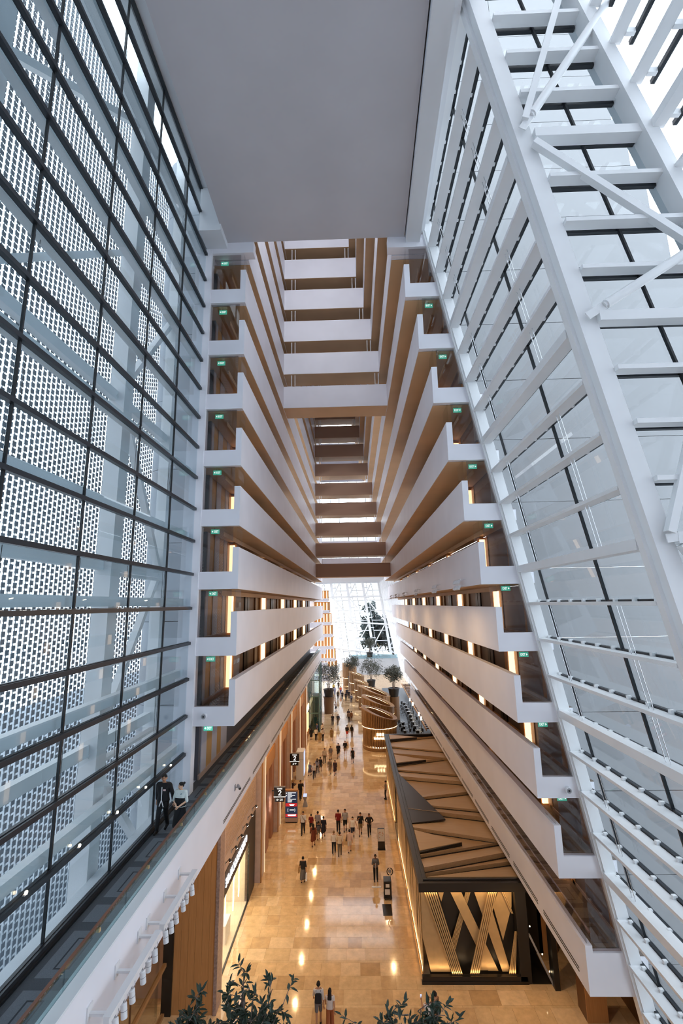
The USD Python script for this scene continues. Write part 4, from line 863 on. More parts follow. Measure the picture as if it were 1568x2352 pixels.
# ------------------------------------------------------------------ lift, signs and small things in the lobby
def lobby_things():
    t = thing('glass_lift', 'teal glass lift shaft with dark frame at the far end of the shop wall', 'lift', (-6.8, 82, 0))
    for x in (-7.7, -5.95):
        for y in (79.2, 81.6, 84): obj('post', B(x-.06, x+.06, y-.06, y+.06, 0, 10.84), 'teal_metal', t)
    for z in (.1, 2.9, 5.4, 7.9, 10.75): obj('frame_ring', MB().box(-7.7, -5.95, 79.14, 79.26, z-.06, z+.06).box(-6.01, -5.89, 79.26, 84, z-.06, z+.06).box(-7.76, -7.64, 79.26, 84, z-.06, z+.06), 'teal_metal', t)
    for a, b in zip((.16, 2.96, 5.46, 7.96), (2.84, 5.34, 7.84, 10.68)): obj('glass_pane', B(-7.64, -6.01, 79.19, 79.21, a, b), 'pane_teal', t); obj('glass_pane', B(-5.96, -5.94, 79.26, 84, a, b), 'pane_teal', t)
    obj('lift_car', B(-7.4, -6.2, 80, 83.4, .2, 5.2), 'teal_dark', t); obj('car_base', B(-7.45, -6.15, 79.9, 83.5, .02, .2), 'black', t)
    # hanging signs reading TOWER 2
    for i, (x, y, zc, low) in enumerate(((-7.0, 45.2, 3.45, '4-10'), (-6.85, 54.6, 3.45, 'A-F'))):
        s = thing('hanging_sign', ('black hanging sign with a white 2 beside the directory totem', 'black hanging sign with a white 2 beside the pale display box')[i], 'sign', (x, y, zc))
        obj('panel', B(x-.5, x+.5, y, y+.12, zc-.12, zc+.62), 'black', s); obj('lower_panel', B(x-.42, x+.42, y, y+.12, zc-.55, zc-.18), 'black', s); obj('light_line', B(x-.52, x+.52, y-.01, y+.12, zc-.18, zc-.12), 'sign_white', s); obj('top_cap', B(x-.52, x+.52, y-.01, y+.12, zc+.62, zc+.70), 'grey', s)
        def put(txt, h, zz, nm, dx=0, g=None):
            m = meshkit.text_mesh(txt, h, .01, True); w_ = m.bounds[1][0]; v = m.vertices
            obj(nm, MB().raw(np.c_[x+dx-w_/2+v[:, 0], y-.004-v[:, 2], zz+v[:, 1]], m.faces[:, ::-1]), g or 'sign_white', s)
        put('TOWER', .10, zc+.46, 'word'); put('2', .40, zc-.02, 'numeral', .0); put(low, .16, zc-.45, 'range')
        obj('arm', B(-7.7, x-.5, y+.03, y+.09, zc+.3, zc+.36), 'dark_metal', s)
    # directory totem with a screen
    x, y = -6.32, 48.1; s = thing('directory_totem', 'tall lit directory totem with white text lines and red advert panels', 'sign', (x, y, 0))
    obj('body', B(x-.6, x+.6, y, y+.3, .08, 2.72), 'baseboard', s); obj('foot', B(x-.5, x+.5, y+.02, y+.28, 0, .08), 'dark_metal', s); obj('top_cap', B(x-.62, x+.62, y-.02, y+.32, 2.72, 2.82), 'oak', s)
    obj('screen', B(x-.55, x+.55, y-.02, y, .45, 2.66), 'screen_blue', s)
    obj('red_panel', B(x-.54, x+.54, y-.03, y-.02, 1.42, 1.68), 'screen_red', s); obj('red_panel', B(x-.54, x+.54, y-.03, y-.02, .52, .78), 'screen_red', s)
    ln = MB(); r = random.Random(3)
    for i, w_ in enumerate((.9, .45, .8, .5, .3, .9, .5, .45)): z = 2.58-.11*i; ln.box(x-.36, x-.36+w_*.88, y-.035, y-.02, z-.025, z+.025)
    ln.box(x-.5, x-.44, y-.035, y-.02, 2.5, 2.6).box(x-.5, x-.44, y-.035, y-.02, 2.3, 2.4)
    for z, w_ in ((1.58, .5), (1.5, .36), (.70, .8), (.62, .7), (1.12, .42)): ln.box(x-w_/2+.05, x+w_/2+.05, y-.045, y-.03, z-.03, z+.03)
    for a in (-.32, .32):
        for k in range(5): th = (k-2)*.4; ln.box(x+a*(.8+.25*math.cos(th))-.012, x+a*(.8+.25*math.cos(th))+.02, y-.035, y-.02, 1.1+.16*math.sin(th)-.03, 1.1+.16*math.sin(th)+.03)
    obj('text_line', ln, 'sign_white', s, kind='stuff')
    # pale display box
    s = thing('display_box', 'tall pale display box with a glowing blue-white side by the shop wall', 'display', (-6.75, 59.6, 0))
    obj('case', B(-7.2, -6.32, 59, 60.6, 0, 3.0), 'white', s); obj('lit_side', B(-6.32, -6.30, 59.05, 60.55, .4, 2.9), 'screen_pale', s); obj('panel_joint', B(-7.2, -6.32, 58.99, 59.0, 2.15, 2.18), 'grey', s)
    # slim waisted kiosk
    s = thing('kiosk', 'slim waisted touch screen kiosk standing by the shop wall', 'kiosk', (-5.4, 51.7, 0)); obj('pedestal', MB().hexa([(-5.65, 51.5, 0), (-5.15, 51.5, 0), (-5.15, 51.9, 0), (-5.65, 51.9, 0), (-5.5, 51.6, .55), (-5.3, 51.6, .55), (-5.3, 51.8, .55), (-5.5, 51.8, .55)]).hexa([(-5.5, 51.6, .55), (-5.3, 51.6, .55), (-5.3, 51.8, .55), (-5.5, 51.8, .55), (-5.62, 51.5, .95), (-5.18, 51.5, .95), (-5.18, 51.95, 1.1), (-5.62, 51.95, 1.1)]), 'grey', s); obj('touch_screen', MB().hexa([(-5.58, 51.52, .955), (-5.22, 51.52, .955), (-5.22, 51.93, 1.10), (-5.58, 51.93, 1.10), (-5.58, 51.52, .97), (-5.22, 51.52, .97), (-5.22, 51.93, 1.115), (-5.58, 51.93, 1.115)]), 'screen_pale', s)
    # poster stand
    x, y = 1.82, 43.2; s = thing('poster_stand', 'standing poster board with small pictures by the pavilion side', 'sign', (x, y, 0)); obj('board', B(x-.29, x+.29, y, y+.12, .02, 1.58), 'dark_metal', s); obj('poster', B(x-.27, x+.27, y-.008, y, .62, 1.55), 'poster', s); obj('foot', B(x-.32, x+.32, y-.12, y+.22, 0, .02), 'dark_metal', s)
    mk = MB(); r = random.Random(6)
    for i in range(9): a, z = r.uniform(-.2, .16), r.uniform(.75, 1.4); mk.box(x+a, x+a+r.uniform(.03, .07), y-.012, y-.008, z, z+r.uniform(.04, .1))
    obj('picture', mk, 'terracotta', s, kind='stuff')
    # cleaning cart
    x, y = 1.88, 36.8; s = thing('cleaning_cart', 'black cleaning cart with white panels and a round mop head on top', 'cart', (x, y, 0))
    obj('body', B(x-.26, x+.26, y-.3, y+.35, .18, 1.15), 'black', s); obj('tray', B(x-.28, x+.28, y-.34, y+.37, .12, .18), 'dark_metal', s); obj('white_panel', B(x-.2, x+.14, y-.31, y-.30, .35, .68), 'white', s); obj('white_panel', B(x-.14, x+.12, y-.31, y-.30, .78, .98), 'white', s)
    obj('handle', MB().tube([(x+.24, y+.3, 1.1), (x+.24, y+.3, 1.72)], .02, 8), 'grey', s); obj('round_brush', MB().tube([(x+.2+.2*math.cos(a), y+.1, 1.55+.22*math.sin(a)) for a in np.linspace(0, 2*math.pi, 21)], .035, 6, False), 'dark_metal', s, smooth=True); obj('brush_plate', MB().tube([(x+.2, y+.12, 1.55), (x+.2, y+.16, 1.55)], .12, 12), 'grey', s)
    for a in (-.2, .2):
        for b in (-.25, .28): obj('wheel', MB().tube([(x+a-.02, y+b, .06), (x+a+.02, y+b, .06)], .06, 10), 'black', s)
    s = thing('floor_patch', 'small dark flat patch on the floor before the cleaning cart', 'mat', (1.75, 35.4, 0)); obj('patch_pad', B(1.45, 2.05, 34.9, 36.1, 0, .012), 'dark_metal', s)  # flat dark pad lying on the floor
    # rope post by the pod
    s = thing('queue_post', 'brass queue post between the nearest tall pod and the pavilion', 'post', (5.2, 63, 0)); obj('base', MB().lathe([(.01, 0), (.17, 0), (.17, .03), (.02, .05)], (5.2, 63, 0), 16), 'bronze', s); obj('pole', MB().tube([(5.2, 63, .04), (5.2, 63, .98)], .025, 8), 'bronze', s); obj('cap', MB().lathe([(.01, .98), (.045, .98), (.045, 1.03), (.01, 1.05)], (5.2, 63, 0), 12), 'bronze', s)
MAT['teal_metal'] = plain('teal_metal', (.08, .16, .17), .4, .3); MAT['teal_dark'] = plain('teal_dark', (.02, .06, .065), .3)
MAT['sign_white'] = glow('sign_white', (1, .97, .9), 1.5); MAT['screen_blue'] = glow('screen_blue', (.03, .035, .06), 1.); MAT['screen_red'] = glow('screen_red', (.62, .03, .03), 1.); MAT['screen_pale'] = glow('screen_pale', (.6, .66, .95), 1.2); MAT['poster'] = plain('poster', (.55, .54, .53), .6)
lobby_things()

def fixtures():
    # spotlight tracks under the walkway edge
    for n, (ya, yb, spots) in enumerate(((13.75, 16.3, (16.02, 15.59, 15.25, 14.72, 14.37, 13.99)), (11.0, 13.55, (13.33, 12.99, 12.64, 12.10, 11.74, 11.37)))):
        t = thing('light_track', ('white spotlight track under the walkway edge, the length towards the hall', 'white spotlight track under the walkway edge, the length towards the viewer')[n], 'light track', (-5.2, (ya+yb)/2, 11.9))
        obj('rail', B(-5.22, -5.10, ya, yb, 11.78, 11.92), 'white', t); obj('rail_lip', B(-5.24, -5.08, ya, yb, 11.92, 11.94), 'white', t)
        for y in (ya+.15, (ya+yb)/2, yb-.15): obj('arm', B(-5.6, -5.2, y-.04, y+.04, 11.86, 11.91), 'white', t); obj('wall_plate', B(-5.6, -5.57, y-.1, y+.1, 11.78, 12.05), 'white', t)
        for i, y in enumerate(spots):
            s = thing('track_spotlight', 'white cylinder spotlight hanging from the walkway track, %s towards the viewer along the row' % ORD[n*6+i].replace('lowest', 'first'), 'spotlight', (-5.15, y, 11.78), 'track spotlights')
            a = ((.15, -.1), (-.05, .1), (.12, .05), (.1, .1), (.16, -.1), (.18, -.12))[i % 6]
            p = np.array([-5.15, y, 11.66]); d = np.array([a[0], a[1], -1.]); d /= np.linalg.norm(d)
            obj('bracket', MB().tube([(-5.15, y, 11.78), p], .014, 6), 'grey', s); obj('can', MB().tube([p+d*.0, p+d*.02, p+d*.27, p+d*.275], [.05, .068, .068, .06], 14), 'white', s, smooth=40); obj('ring', MB().tube([p+d*.13, p+d*.14], .071, 14), 'grey', s); obj('cord', MB().tube([(-5.1, y+.03, 11.8), p+(.07, .02, .06), p+d*.03], .007, 5), 'grey', s)
    # spotlight banks on the leaning gallery face
    x = xr(zb(1))-.02; first = None
    for i, y in enumerate((25.1, 32.1, 41.7, 52.1, 62.0, 70.4)):
        t = thing('spotlight_bank', 'bank of small white spotlights on the leaning side balcony face, %s from the front' % ORD[i].replace('lowest', 'first'), 'spotlights', (x, y, 20.85), 'spotlight banks')
        for r in range(2):
            z = 21.12-.30*r; obj('rail', B(x-.28, x-.24, y-.75, y+.75, z, z+.05), 'white', t)
            for j in range(5): yy = y-.62+j*.31; obj('spot', MB().tube([(x-.26, yy, z), (x-.36, yy, z-.20)], [.05, .06], 8), 'white', t, smooth=40); obj('arm', B(x-.24, x+.02, yy-.01, yy+.01, z+.01, z+.03), 'white', t)
    # round loudspeakers on the band faces and a camera on the fascia
    for (X, Y, Z, lb) in ((-6.65, Y0, 15.30, 'round white loudspeaker on the balcony band beside the screen side glass'), (8.72, Y0, 12.25, 'round white loudspeaker on a balcony band of the leaning side')):
        t = thing('loudspeaker', lb, 'loudspeaker', (X, Y, Z)); obj('housing', MB().tube([(X, Y+.02, Z), (X, Y-.16, Z)], .13, 18), 'white', t, smooth=40); obj('cone', MB().tube([(X, Y-.16, Z), (X, Y-.165, Z)], .10, 16), 'grey', t); obj('cap', MB().tube([(X, Y-.165, Z), (X, Y-.18, Z)], .04, 12), 'dark_metal', t)
    X, Y, Z = -5.6, 23.0, 11.9; t = thing('security_camera', 'small grey security camera on the white walkway fascia', 'camera', (X, Y, Z)); obj('plate', B(X, X+.03, Y-.08, Y+.08, Z-.12, Z+.12), 'grey', t); obj('arm', MB().tube([(X+.02, Y, Z), (X+.16, Y, Z+.04)], .025, 8), 'grey', t); obj('body', MB().tube([(X+.12, Y+.1, Z+.06), (X+.26, Y-.12, Z)], .065, 12), 'grey', t, smooth=40); obj('lens', MB().tube([(X+.26, Y-.12, Z), (X+.27, Y-.135, Z-.005)], .045, 12), 'black', t)
    for i, y in enumerate((11.44, 13.47, 15.46, 17.42, 19.65)):
        t = thing('transom_lamp', 'tiny bright lamp on the dark transom above the walkway', 'lamp', (-7.36, y, 13.9), 'transom lamps'); obj('socket', B(-7.38, -7.33, y-.05, y+.05, 13.85, 13.88), 'grey', t); obj('lens', MB().tube([(-7.34, y, 13.88), (-7.33, y, 13.93)], .035, 8), 'bulb', t)
fixtures()
# ------------------------------------------------------------------ people
_ico = {k: np.array(trimesh.creation.icosphere(k).vertices) for k in (0, 1, 2)}
def hull(*balls, q=1):
    return m3.Manifold.hull_points(np.vstack([np.array(p, float) + _ico[q]*r for p, r in balls]).astype(np.float64))
def chain(pts, rads, q=1): return [hull((pts[i], rads[i]), (pts[i+1], rads[i+1]), q=q) for i in range(len(pts)-1)]
def union(parts): return m3.Manifold.batch_boolean(parts, m3.OpType.Add)
def mesh_of(man, fine):
    if fine:
        man = man.refine_to_length(.025); m = man.to_mesh(); t = trimesh.Trimesh(m.vert_properties[:, :3], m.tri_verts, process=False)
        trimesh.smoothing.filter_taubin(t, iterations=fine); return t
    m = man.to_mesh(); return trimesh.Trimesh(m.vert_properties[:, :3], m.tri_verts, process=False)
SKIN = {'light': lin(214, 170, 140), 'mid': lin(180, 130, 98), 'dark': lin(110, 74, 54)}
def skin(k):
    n = 'skin_'+k
    if n not in MAT: MAT[n] = plain(n, SKIN[k], .5)
    return n
def person(label, x, y, z=0., h=1.7, face=0., pose='walk', stride=.22, top=(60, 60, 60), sleeve=.5, bottom='trousers', bcol=(30, 30, 34), hair='short', hcol=(22, 18, 16), tone='mid', shoes=(30, 28, 28), bag=None, bagcol=(25, 25, 28), arms=None, group=None, fine=0, slim=1., turn=0.):
    """face: degrees the body is turned anticlockwise from looking down the hall (180 = towards the viewer)."""
    t = thing('person', label, 'person', (x, y, z), group, rotz=face)
    s = h/1.72; q = 2 if fine else 1; W = slim
    V = lambda *a: np.array(a, float)*s
    st = stride if pose == 'walk' else .02
    hip = [V(-.09, 0, .90), V(.09, 0, .90)]; ank = [V(-.09, -st, .09 + (.06 if st > .1 else 0)), V(.09, st, .085)]
    if pose == 'stand': ank = [V(-.11, -.02, .085), V(.11, .03, .085)]
    knee = [(hip[i]+ank[i])/2 + V(0, .05 if i == 1 else .06, .02) for i in (0, 1)]
    toe = [ank[i] + V(0, .15, -.045 - (.06 if i == 0 and st > .1 else 0)) for i in (0, 1)]; heel = [ank[i]+V(0, -.05, -.035) for i in (0, 1)]
    shd = [V(-.185*W, -.01, 1.415), V(.185*W, -.01, 1.415)]
    A = {'swing': [(V(-.24, .10, 1.14), V(-.25, .27, .93)), (V(.24, -.10, 1.13), V(.26, -.14, .89))],
         'down': [(V(-.25, -.02, 1.13), V(-.25, .05, .88)), (V(.25, -.02, 1.13), V(.25, .05, .88))],
         'phone': [(V(-.24, .04, 1.14), V(-.10, .27, 1.22)), (V(.24, -.02, 1.13), V(.25, .06, .88))],
         'hips': [(V(-.34, -.06, 1.18), V(-.17, .06, 1.02)), (V(.34, -.06, 1.18), V(.17, .06, 1.02))],
         'clasp': [(V(-.26, .02, 1.13), V(-.06, .22, 1.0)), (V(.26, .02, 1.13), V(.05, .22, 1.0))],
         'out': [(V(-.33, .02, 1.16), V(-.42, .12, .94)), (V(.25, -.06, 1.12), V(.27, -.10, .88))],
         'strap': [(V(-.25, -.02, 1.13), V(-.25, .05, .88)), (V(.27, .04, 1.16), V(.13, .16, 1.34))],
         'hug': [(V(-.22, .18, 1.22), V(-.06, .36, 1.28)), (V(.22, .18, 1.22), V(.10, .36, 1.26))],
         'raise': [(V(-.25, .10, 1.2), V(-.22, .26, 1.42)), (V(.24, .04, 1.13), V(.22, .14, .92))],
         'mop': [(V(-.24, .06, 1.14), V(-.05, .24, 1.06)), (V(.24, .06, 1.14), V(.04, .25, 1.2))]}[arms or ('swing' if pose == 'walk' else 'down')]
    # body
    P = []
    tor = lambda g: [hull((V(-.075*W, 0, .93), .105*s+g), (V(.075*W, 0, .93), .105*s+g), (V(-.055*W, .005, 1.12), .095*s+g), (V(.055*W, .005, 1.12), .095*s+g), q=q),
                     hull((V(-.055*W, .005, 1.12), .095*s+g), (V(.055*W, .005, 1.12), .095*s+g), (V(-.08*W, .0, 1.30), .105*s+g), (V(.08*W, .0, 1.30), .105*s+g), q=q),
                     hull((V(-.08*W, .0, 1.30), .105*s+g), (V(.08*W, .0, 1.30), .105*s+g), (shd[0]*(.86, 1, 1), .062*s+g), (shd[1]*(.86, 1, 1), .062*s+g), (V(0, -.02, 1.46), .055*s+g), q=q)]
    P += tor(0)
    ct, sn = math.cos(math.radians(turn)), math.sin(math.radians(turn))
    Hd = lambda a, b, c: V(a*ct-b*sn, a*sn+b*ct, c)
    P += [hull((V(0, -.02, 1.44), .055*s), (Hd(0, 0, 1.56), .05*s), q=q), hull((Hd(0, -.015, 1.645), .088*s), (Hd(0, .012, 1.64), .082*s), (Hd(0, .035, 1.575), .052*s), q=q),
          hull((Hd(0, .088, 1.645), .010*s), (Hd(0, .108, 1.606), .015*s), (Hd(0, .08, 1.60), .018*s), q=q)]
    for e in (-1, 1): P.append(hull((Hd(e*.085, -.005, 1.64), .018*s), (Hd(e*.083, 0, 1.605), .014*s), q=q))
    for i in (0, 1):
        P += chain([hip[i], knee[i], ank[i]], [.082*s, .056*s, .038*s], q) + [hull((heel[i], .035*s), (ank[i], .038*s), (toe[i], .028*s), q=q)]
        el, wr = A[i]; P += chain([shd[i], el, wr], [.052*s, .04*s, .028*s], q)
        d = (wr-el)/np.linalg.norm(wr-el); side = np.cross(d, [0, 1, 0]) if abs(d[1]) < .8 else np.array([1., 0, 0]); side /= np.linalg.norm(side); nrm = np.cross(side, d)
        kn = wr + d*.085*s; P.append(hull((wr+d*.01, .022*s), (kn-side*.026*s, .013*s), (kn+side*.026*s, .013*s), q=q))
        cv = nrm*(.25 if i else -.25)
        for j, (o, ln) in enumerate(((-.03, .060), (-.010, .072), (.011, .068), (.031, .053))):
            a = kn + side*o*s; b = a + (d+cv*.5)*ln*.55*s; c = b + (d*.8+cv*1.6)*ln*.5*s
            P += chain([a-d*.01*s, b, c], [.0092*s, .0085*s, .0075*s], 0)
        a = wr + d*.03*s + side*(.024 if i == 0 else -.024)*s; b = a + (d*.6+side*(.75 if i == 0 else -.75)+cv)*.035*s; P += chain([a, b, b+d*.028*s], [.011*s, .0095*s, .008*s], 0)
    obj('body', mesh_of(union(P), fine), skin(tone), t, smooth=50)
    # clothes
    g = .034 if fine else .016
    C = tor(g); 
    for i in (0, 1):
        el, wr = A[i]
        if sleeve > 0: C += chain([shd[i], shd[i]+(el-shd[i])*min(1, sleeve*2)], [(.078 if fine else .064)*s, (.062 if fine else .056)*s], q)
        if sleeve > .5: C += chain([el, el+(wr-el)*(sleeve-.5)*2], [(.062 if fine else .054)*s, .046*s], q)
    if bottom == 'dress': hem = .45
    tm = union(C)
    if bottom != 'dress': tm = tm.trim_by_plane((0, 0, 1), .93*s)
    tm = tm.trim_by_plane((0, 0, -1), -(1.495 if fine else 1.47)*s)
    if bottom != 'dress': obj('top', mesh_of(tm, fine), cloth(*top), t, smooth=50)
    if bottom in ('trousers', 'shorts', 'wide'):
        L_ = [hull((V(-.075*W, 0, .94), .118*s), (V(.075*W, 0, .94), .118*s), (hip[0], .10*s), (hip[1], .10*s), q=q)]
        for i in (0, 1):
            if bottom == 'shorts': L_ += [hull((hip[i], .10*s), (knee[i]+V(0, 0, .03), .085*s), q=q)]
            else: L_ += chain([hip[i], knee[i], ank[i]+V(0, 0, .01)], [.10*s, .078*s if bottom == 'trousers' else .10*s, .062*s if bottom == 'trousers' else .10*s], q)
        obj('shorts' if bottom == 'shorts' else 'trousers', mesh_of(union(L_).trim_by_plane((0, 0, -1), -1.02*s), fine), cloth(*bcol), t, smooth=50)
    else:
        zh = {'skirt': .50, 'short_skirt': .72, 'dress': .42, 'long_skirt': .22}[bottom]
        sk = hull((V(-.08*W, 0, 1.0), .11*s), (V(.08*W, 0, 1.0), .11*s), (V(-.10, -st*.7, zh+.1), .13*s), (V(.10, st*.7, zh+.1), .13*s), q=q).trim_by_plane((0, 0, 1), zh*s)
        if bottom == 'dress': obj('dress', mesh_of(union([tm, sk]), fine), cloth(*top), t, smooth=50)
        else: obj('skirt', mesh_of(sk.trim_by_plane((0, 0, -1), -1.04*s), fine), cloth(*bcol), t, smooth=50)
    for i in (0, 1): obj('shoe', mesh_of(hull((heel[i]+V(0, 0, -.005), .044*s), (toe[i]+V(0, 0, .0), .038*s), (ank[i]+V(0, .03, -.02), .045*s), q=q), 0), cloth(*shoes), t, smooth=50)
    hr = [hull((Hd(0, -.03, 1.66), .093*s), (Hd(0, .012, 1.685), .082*s), q=q)]
    if hair == 'long': hr.append(hull((Hd(0, -.05, 1.66), .085*s), (V(-.06, -.10, 1.36), .045*s), (V(.06, -.10, 1.36), .045*s), q=q))
    if hair == 'tail': hr.append(hull((Hd(0, -.10, 1.67), .04*s), (V(0, -.14, 1.45), .022*s), q=q))
    if hair == 'bun': hr.append(hull((Hd(0, -.12, 1.70), .045*s), (Hd(0, -.10, 1.68), .04*s), q=q))
    H_ = union(hr) - hull((Hd(0, .12, 1.60), .085*s), (Hd(0, .05, 1.52), .07*s), (Hd(0, .10, 1.66), .055*s), q=q)
    obj('hair', mesh_of(H_, fine and 4), cloth(*hcol), t, smooth=50)
    if bag == 'backpack': obj('backpack', hull((V(-.09, -.17, 1.32), .06*s), (V(.09, -.17, 1.32), .06*s), (V(-.10, -.19, 1.06), .07*s), (V(.10, -.19, 1.06), .07*s)), cloth(*bagcol), t, smooth=50); obj('strap', MB().tube([V(-.11, -.12, 1.42), V(-.11, .02, 1.50), V(-.11, .12, 1.36), V(-.12, .06, 1.12)], .012, 6).tube([V(.11, -.12, 1.42), V(.11, .02, 1.50), V(.11, .12, 1.36), V(.12, .06, 1.12)], .012, 6), cloth(*bagcol), t)
    if bag in ('shoulder', 'tote'):
        bx = -.29 if bag == 'shoulder' else -.31; zz = 1.0 if bag == 'shoulder' else .86; hh = .11 if bag == 'shoulder' else .17
        obj('bag', MB().hexa([V(bx-.05, -.13, zz-hh), V(bx+.05, -.13, zz-hh), V(bx+.05, .13, zz-hh), V(bx-.05, .13, zz-hh), V(bx-.03, -.11, zz+hh), V(bx+.03, -.11, zz+hh), V(bx+.03, .11, zz+hh), V(bx-.03, .11, zz+hh)]), cloth(*bagcol), t)
        obj('bag_strap', MB().tube([V(bx, -.08, zz+hh), V(-.18, -.04, 1.49), V(bx, .08, zz+hh)], .012, 6), cloth(*bagcol), t)
    if bag == 'cross': obj('bag_strap', MB().tube([V(.12, -.13, 1.40), V(-.05, -.15, 1.25), V(-.19, -.08, 1.0)], .014, 6).tube([V(.12, .06, 1.46), V(0, .14, 1.28), V(-.19, .06, 1.0)], .014, 6), cloth(*bagcol), t); obj('bag', hull((V(-.22, -.08, 1.0), .05*s), (V(-.22, .08, 1.0), .05*s), (V(-.22, 0, .90), .06*s)), cloth(*bagcol), t, smooth=50)
    return t, dict(V=V, A=A, Hd=Hd, s=s)
AW, TO = 0., 180.
G = (150, 148, 145)
def crowd():
    P = person
    P('man in white tee with dark crossbody bag walking beside the directory totem', -4.99, 45.98, 0, 1.78, TO, top=(205, 200, 195), bag='cross', bagcol=(70, 40, 32))
    P('woman in long rust patterned dress with dark hair, walking behind the family', -3.88, 43.84, 0, 1.66, AW, top=(112, 52, 30), sleeve=.8, bottom='dress', hair='long')
    P('child in dark red top walking at the outer side of the family', -4.3, 46.3, 0, 1.45, AW, top=(120, 28, 28), bottom='shorts', bcol=(40, 38, 42))
    P('child with grey backpack and light shorts in the middle of the family', -3.53, 44.93, 0, 1.42, AW, top=(38, 40, 52), bottom='shorts', bcol=(130, 118, 100), bag='backpack', bagcol=(88, 88, 96))
    P('man in grey striped shirt walking with the family', -3.68, 46.1, 0, 1.74, AW, top=(150, 142, 144), bottom='shorts', bcol=(70, 68, 72))
    P('woman in dark navy knee dress walking with the family', -3.12, 45.31, 0, 1.64, AW, top=(30, 32, 48), bottom='dress', hair='bun', stride=.27)
    P('man in dark red polo shirt and black trousers', -1.86, 46.34, 0, 1.76, AW, top=(122, 22, 22), stride=.14)
    P('man in grey checked shirt and black shorts facing the man in white beside him', -1.25, 46.47, 0, 1.76, TO, top=(158, 156, 158), bottom='shorts', bcol=(24, 24, 28), stride=.12)
    P('woman in white sleeveless top and denim shorts walking towards the viewer', -.56, 45.15, 0, 1.66, TO, top=(225, 220, 212), sleeve=0, bottom='shorts', bcol=(38, 46, 70), hair='tail', tone='light', stride=.28, arms='out')
    P('woman in white blouse and black trousers walking close beside a man in beige shirt', -2.10, 42.66, 0, 1.64, AW, top=(222, 214, 204), sleeve=.9, bcol=(20, 22, 30), hair='bun', hcol=(120, 98, 74))
    P('man in beige shirt and grey trousers walking beside the woman in white blouse', -1.60, 42.27, 0, 1.74, AW, top=(208, 192, 168), sleeve=.55, bcol=(112, 104, 94))
    P('woman in loose pale pink shirt and white shorts with a shoulder bag', -.81, 42.82, 0, 1.66, AW, top=(214, 186, 172), sleeve=.7, bottom='shorts', bcol=(214, 204, 196), tone='light', bag='shoulder', bagcol=(60, 52, 48))
    P('man in black tee and khaki shorts with a hand at his mouth', .12, 45.72, 0, 1.76, TO, top=(26, 26, 28), bottom='shorts', bcol=(140, 118, 84), arms='strap')
    P('woman in black top with white print and hands on her hips', .90, 45.64, 0, 1.72, TO, top=(28, 24, 26), sleeve=.8, bcol=(24, 24, 30), hair='long', arms='hips', hcol=(60, 38, 26))
    t, k = P('woman in black top and long patterned skirt with tan tote and white shopping bag', -4.20, 38.61, 0, 1.68, AW, top=(24, 22, 24), bottom='long_skirt', bcol=(98, 92, 88), hair='bun', bag='tote', bagcol=(150, 108, 58), stride=.12)
    V = k['V']; obj('shopping_bag', MB().hexa([V(.2, -.2, .2), V(.32, -.2, .2), V(.32, .12, .2), V(.2, .12, .2), V(.22, -.2, .68), V(.30, -.2, .68), V(.30, .12, .68), V(.22, .12, .68)]), 'white', t)
    t, k = P('cleaner in grey vest over dark shirt looking down and holding a wide mop', 1.15, 38.80, 0, 1.70, TO, pose='stand', top=(92, 92, 96), sleeve=.6, bcol=(22, 22, 28), tone='dark', arms='mop')
    mp = thing('mop', 'wide white dust mop with long pale handle held by the cleaner', 'mop', (1.15, 38.5, 0)); obj('handle', MB().tube([(1.15, 38.52, 1.30), (1.15, 38.3, .6), (1.15, 38.02, .05)], .014, 8), 'white', mp); obj('head', B(.82, 1.48, 37.92, 38.08, .0, .05), 'white', mp)
    P('man leaning on the pavilion side and looking at his phone', 2.86, 53.29, 0, 1.74, 90, pose='stand', top=(118, 104, 92), bcol=(28, 28, 34), arms='phone', tone='mid')
    P('man in black suit speaking on the phone behind the directory totem', -6.07, 53.47, 0, 1.78, 200, pose='walk', stride=.16, top=(24, 24, 28), sleeve=1., bcol=(22, 22, 26), arms='raise')
    P('blond woman in dark jacket reaching across behind the directory totem', -7.0, 54.2, 0, 1.62, -80, pose='stand', top=(48, 26, 26), sleeve=.9, bcol=(30, 26, 26), hair='long', hcol=(170, 130, 70), arms='hug')
    P('man with pale backpack straps over a cream tee and grey shorts', -4.23, 64.66, 0, 1.76, TO, top=(196, 180, 160), bcol=(92, 80, 66), bag='backpack', bagcol=(150, 140, 126))
    P('person in grey tee and pale shorts in the middle of the lobby', -3.51, 65.76, 0, 1.7, TO, top=(122, 116, 118), bottom='shorts', bcol=(170, 150, 124), hcol=(70, 44, 30))
    P('man in navy tee and black shorts carrying a crossbody bag', -2.54, 66.74, 0, 1.76, TO, top=(28, 34, 52), bottom='shorts', bcol=(22, 22, 26), bag='cross', bagcol=(20, 20, 24))
    P('man in black tee with khaki shorts and white shoes', -1.65, 67.91, 0, 1.76, TO, pose='stand', top=(30, 28, 32), bottom='shorts', bcol=(150, 124, 88), shoes=(200, 196, 190))
    P('man in black tank top and black shorts walking near the tall pod', -.62, 64.55, 0, 1.76, TO, top=(22, 22, 24), sleeve=0, bottom='shorts', bcol=(24, 24, 28))
    P('child in grey dress holding hands near the shop wall', -5.73, 60.35, 0, 1.4, 150, top=(88, 82, 84), bottom='dress', arms='out')
    P('woman in white top and dark overalls beside the child in grey', -5.13, 59.4, 0, 1.62, TO, top=(205, 198, 192), sleeve=.3, bcol=(26, 26, 34), hair='long', hcol=(60, 40, 28))
    P('woman in grey patterned top walking behind the woman in overalls', -4.90, 61.05, 0, 1.64, AW, top=(140, 136, 140), bcol=(48, 46, 52), hair='long', hcol=(50, 34, 26))
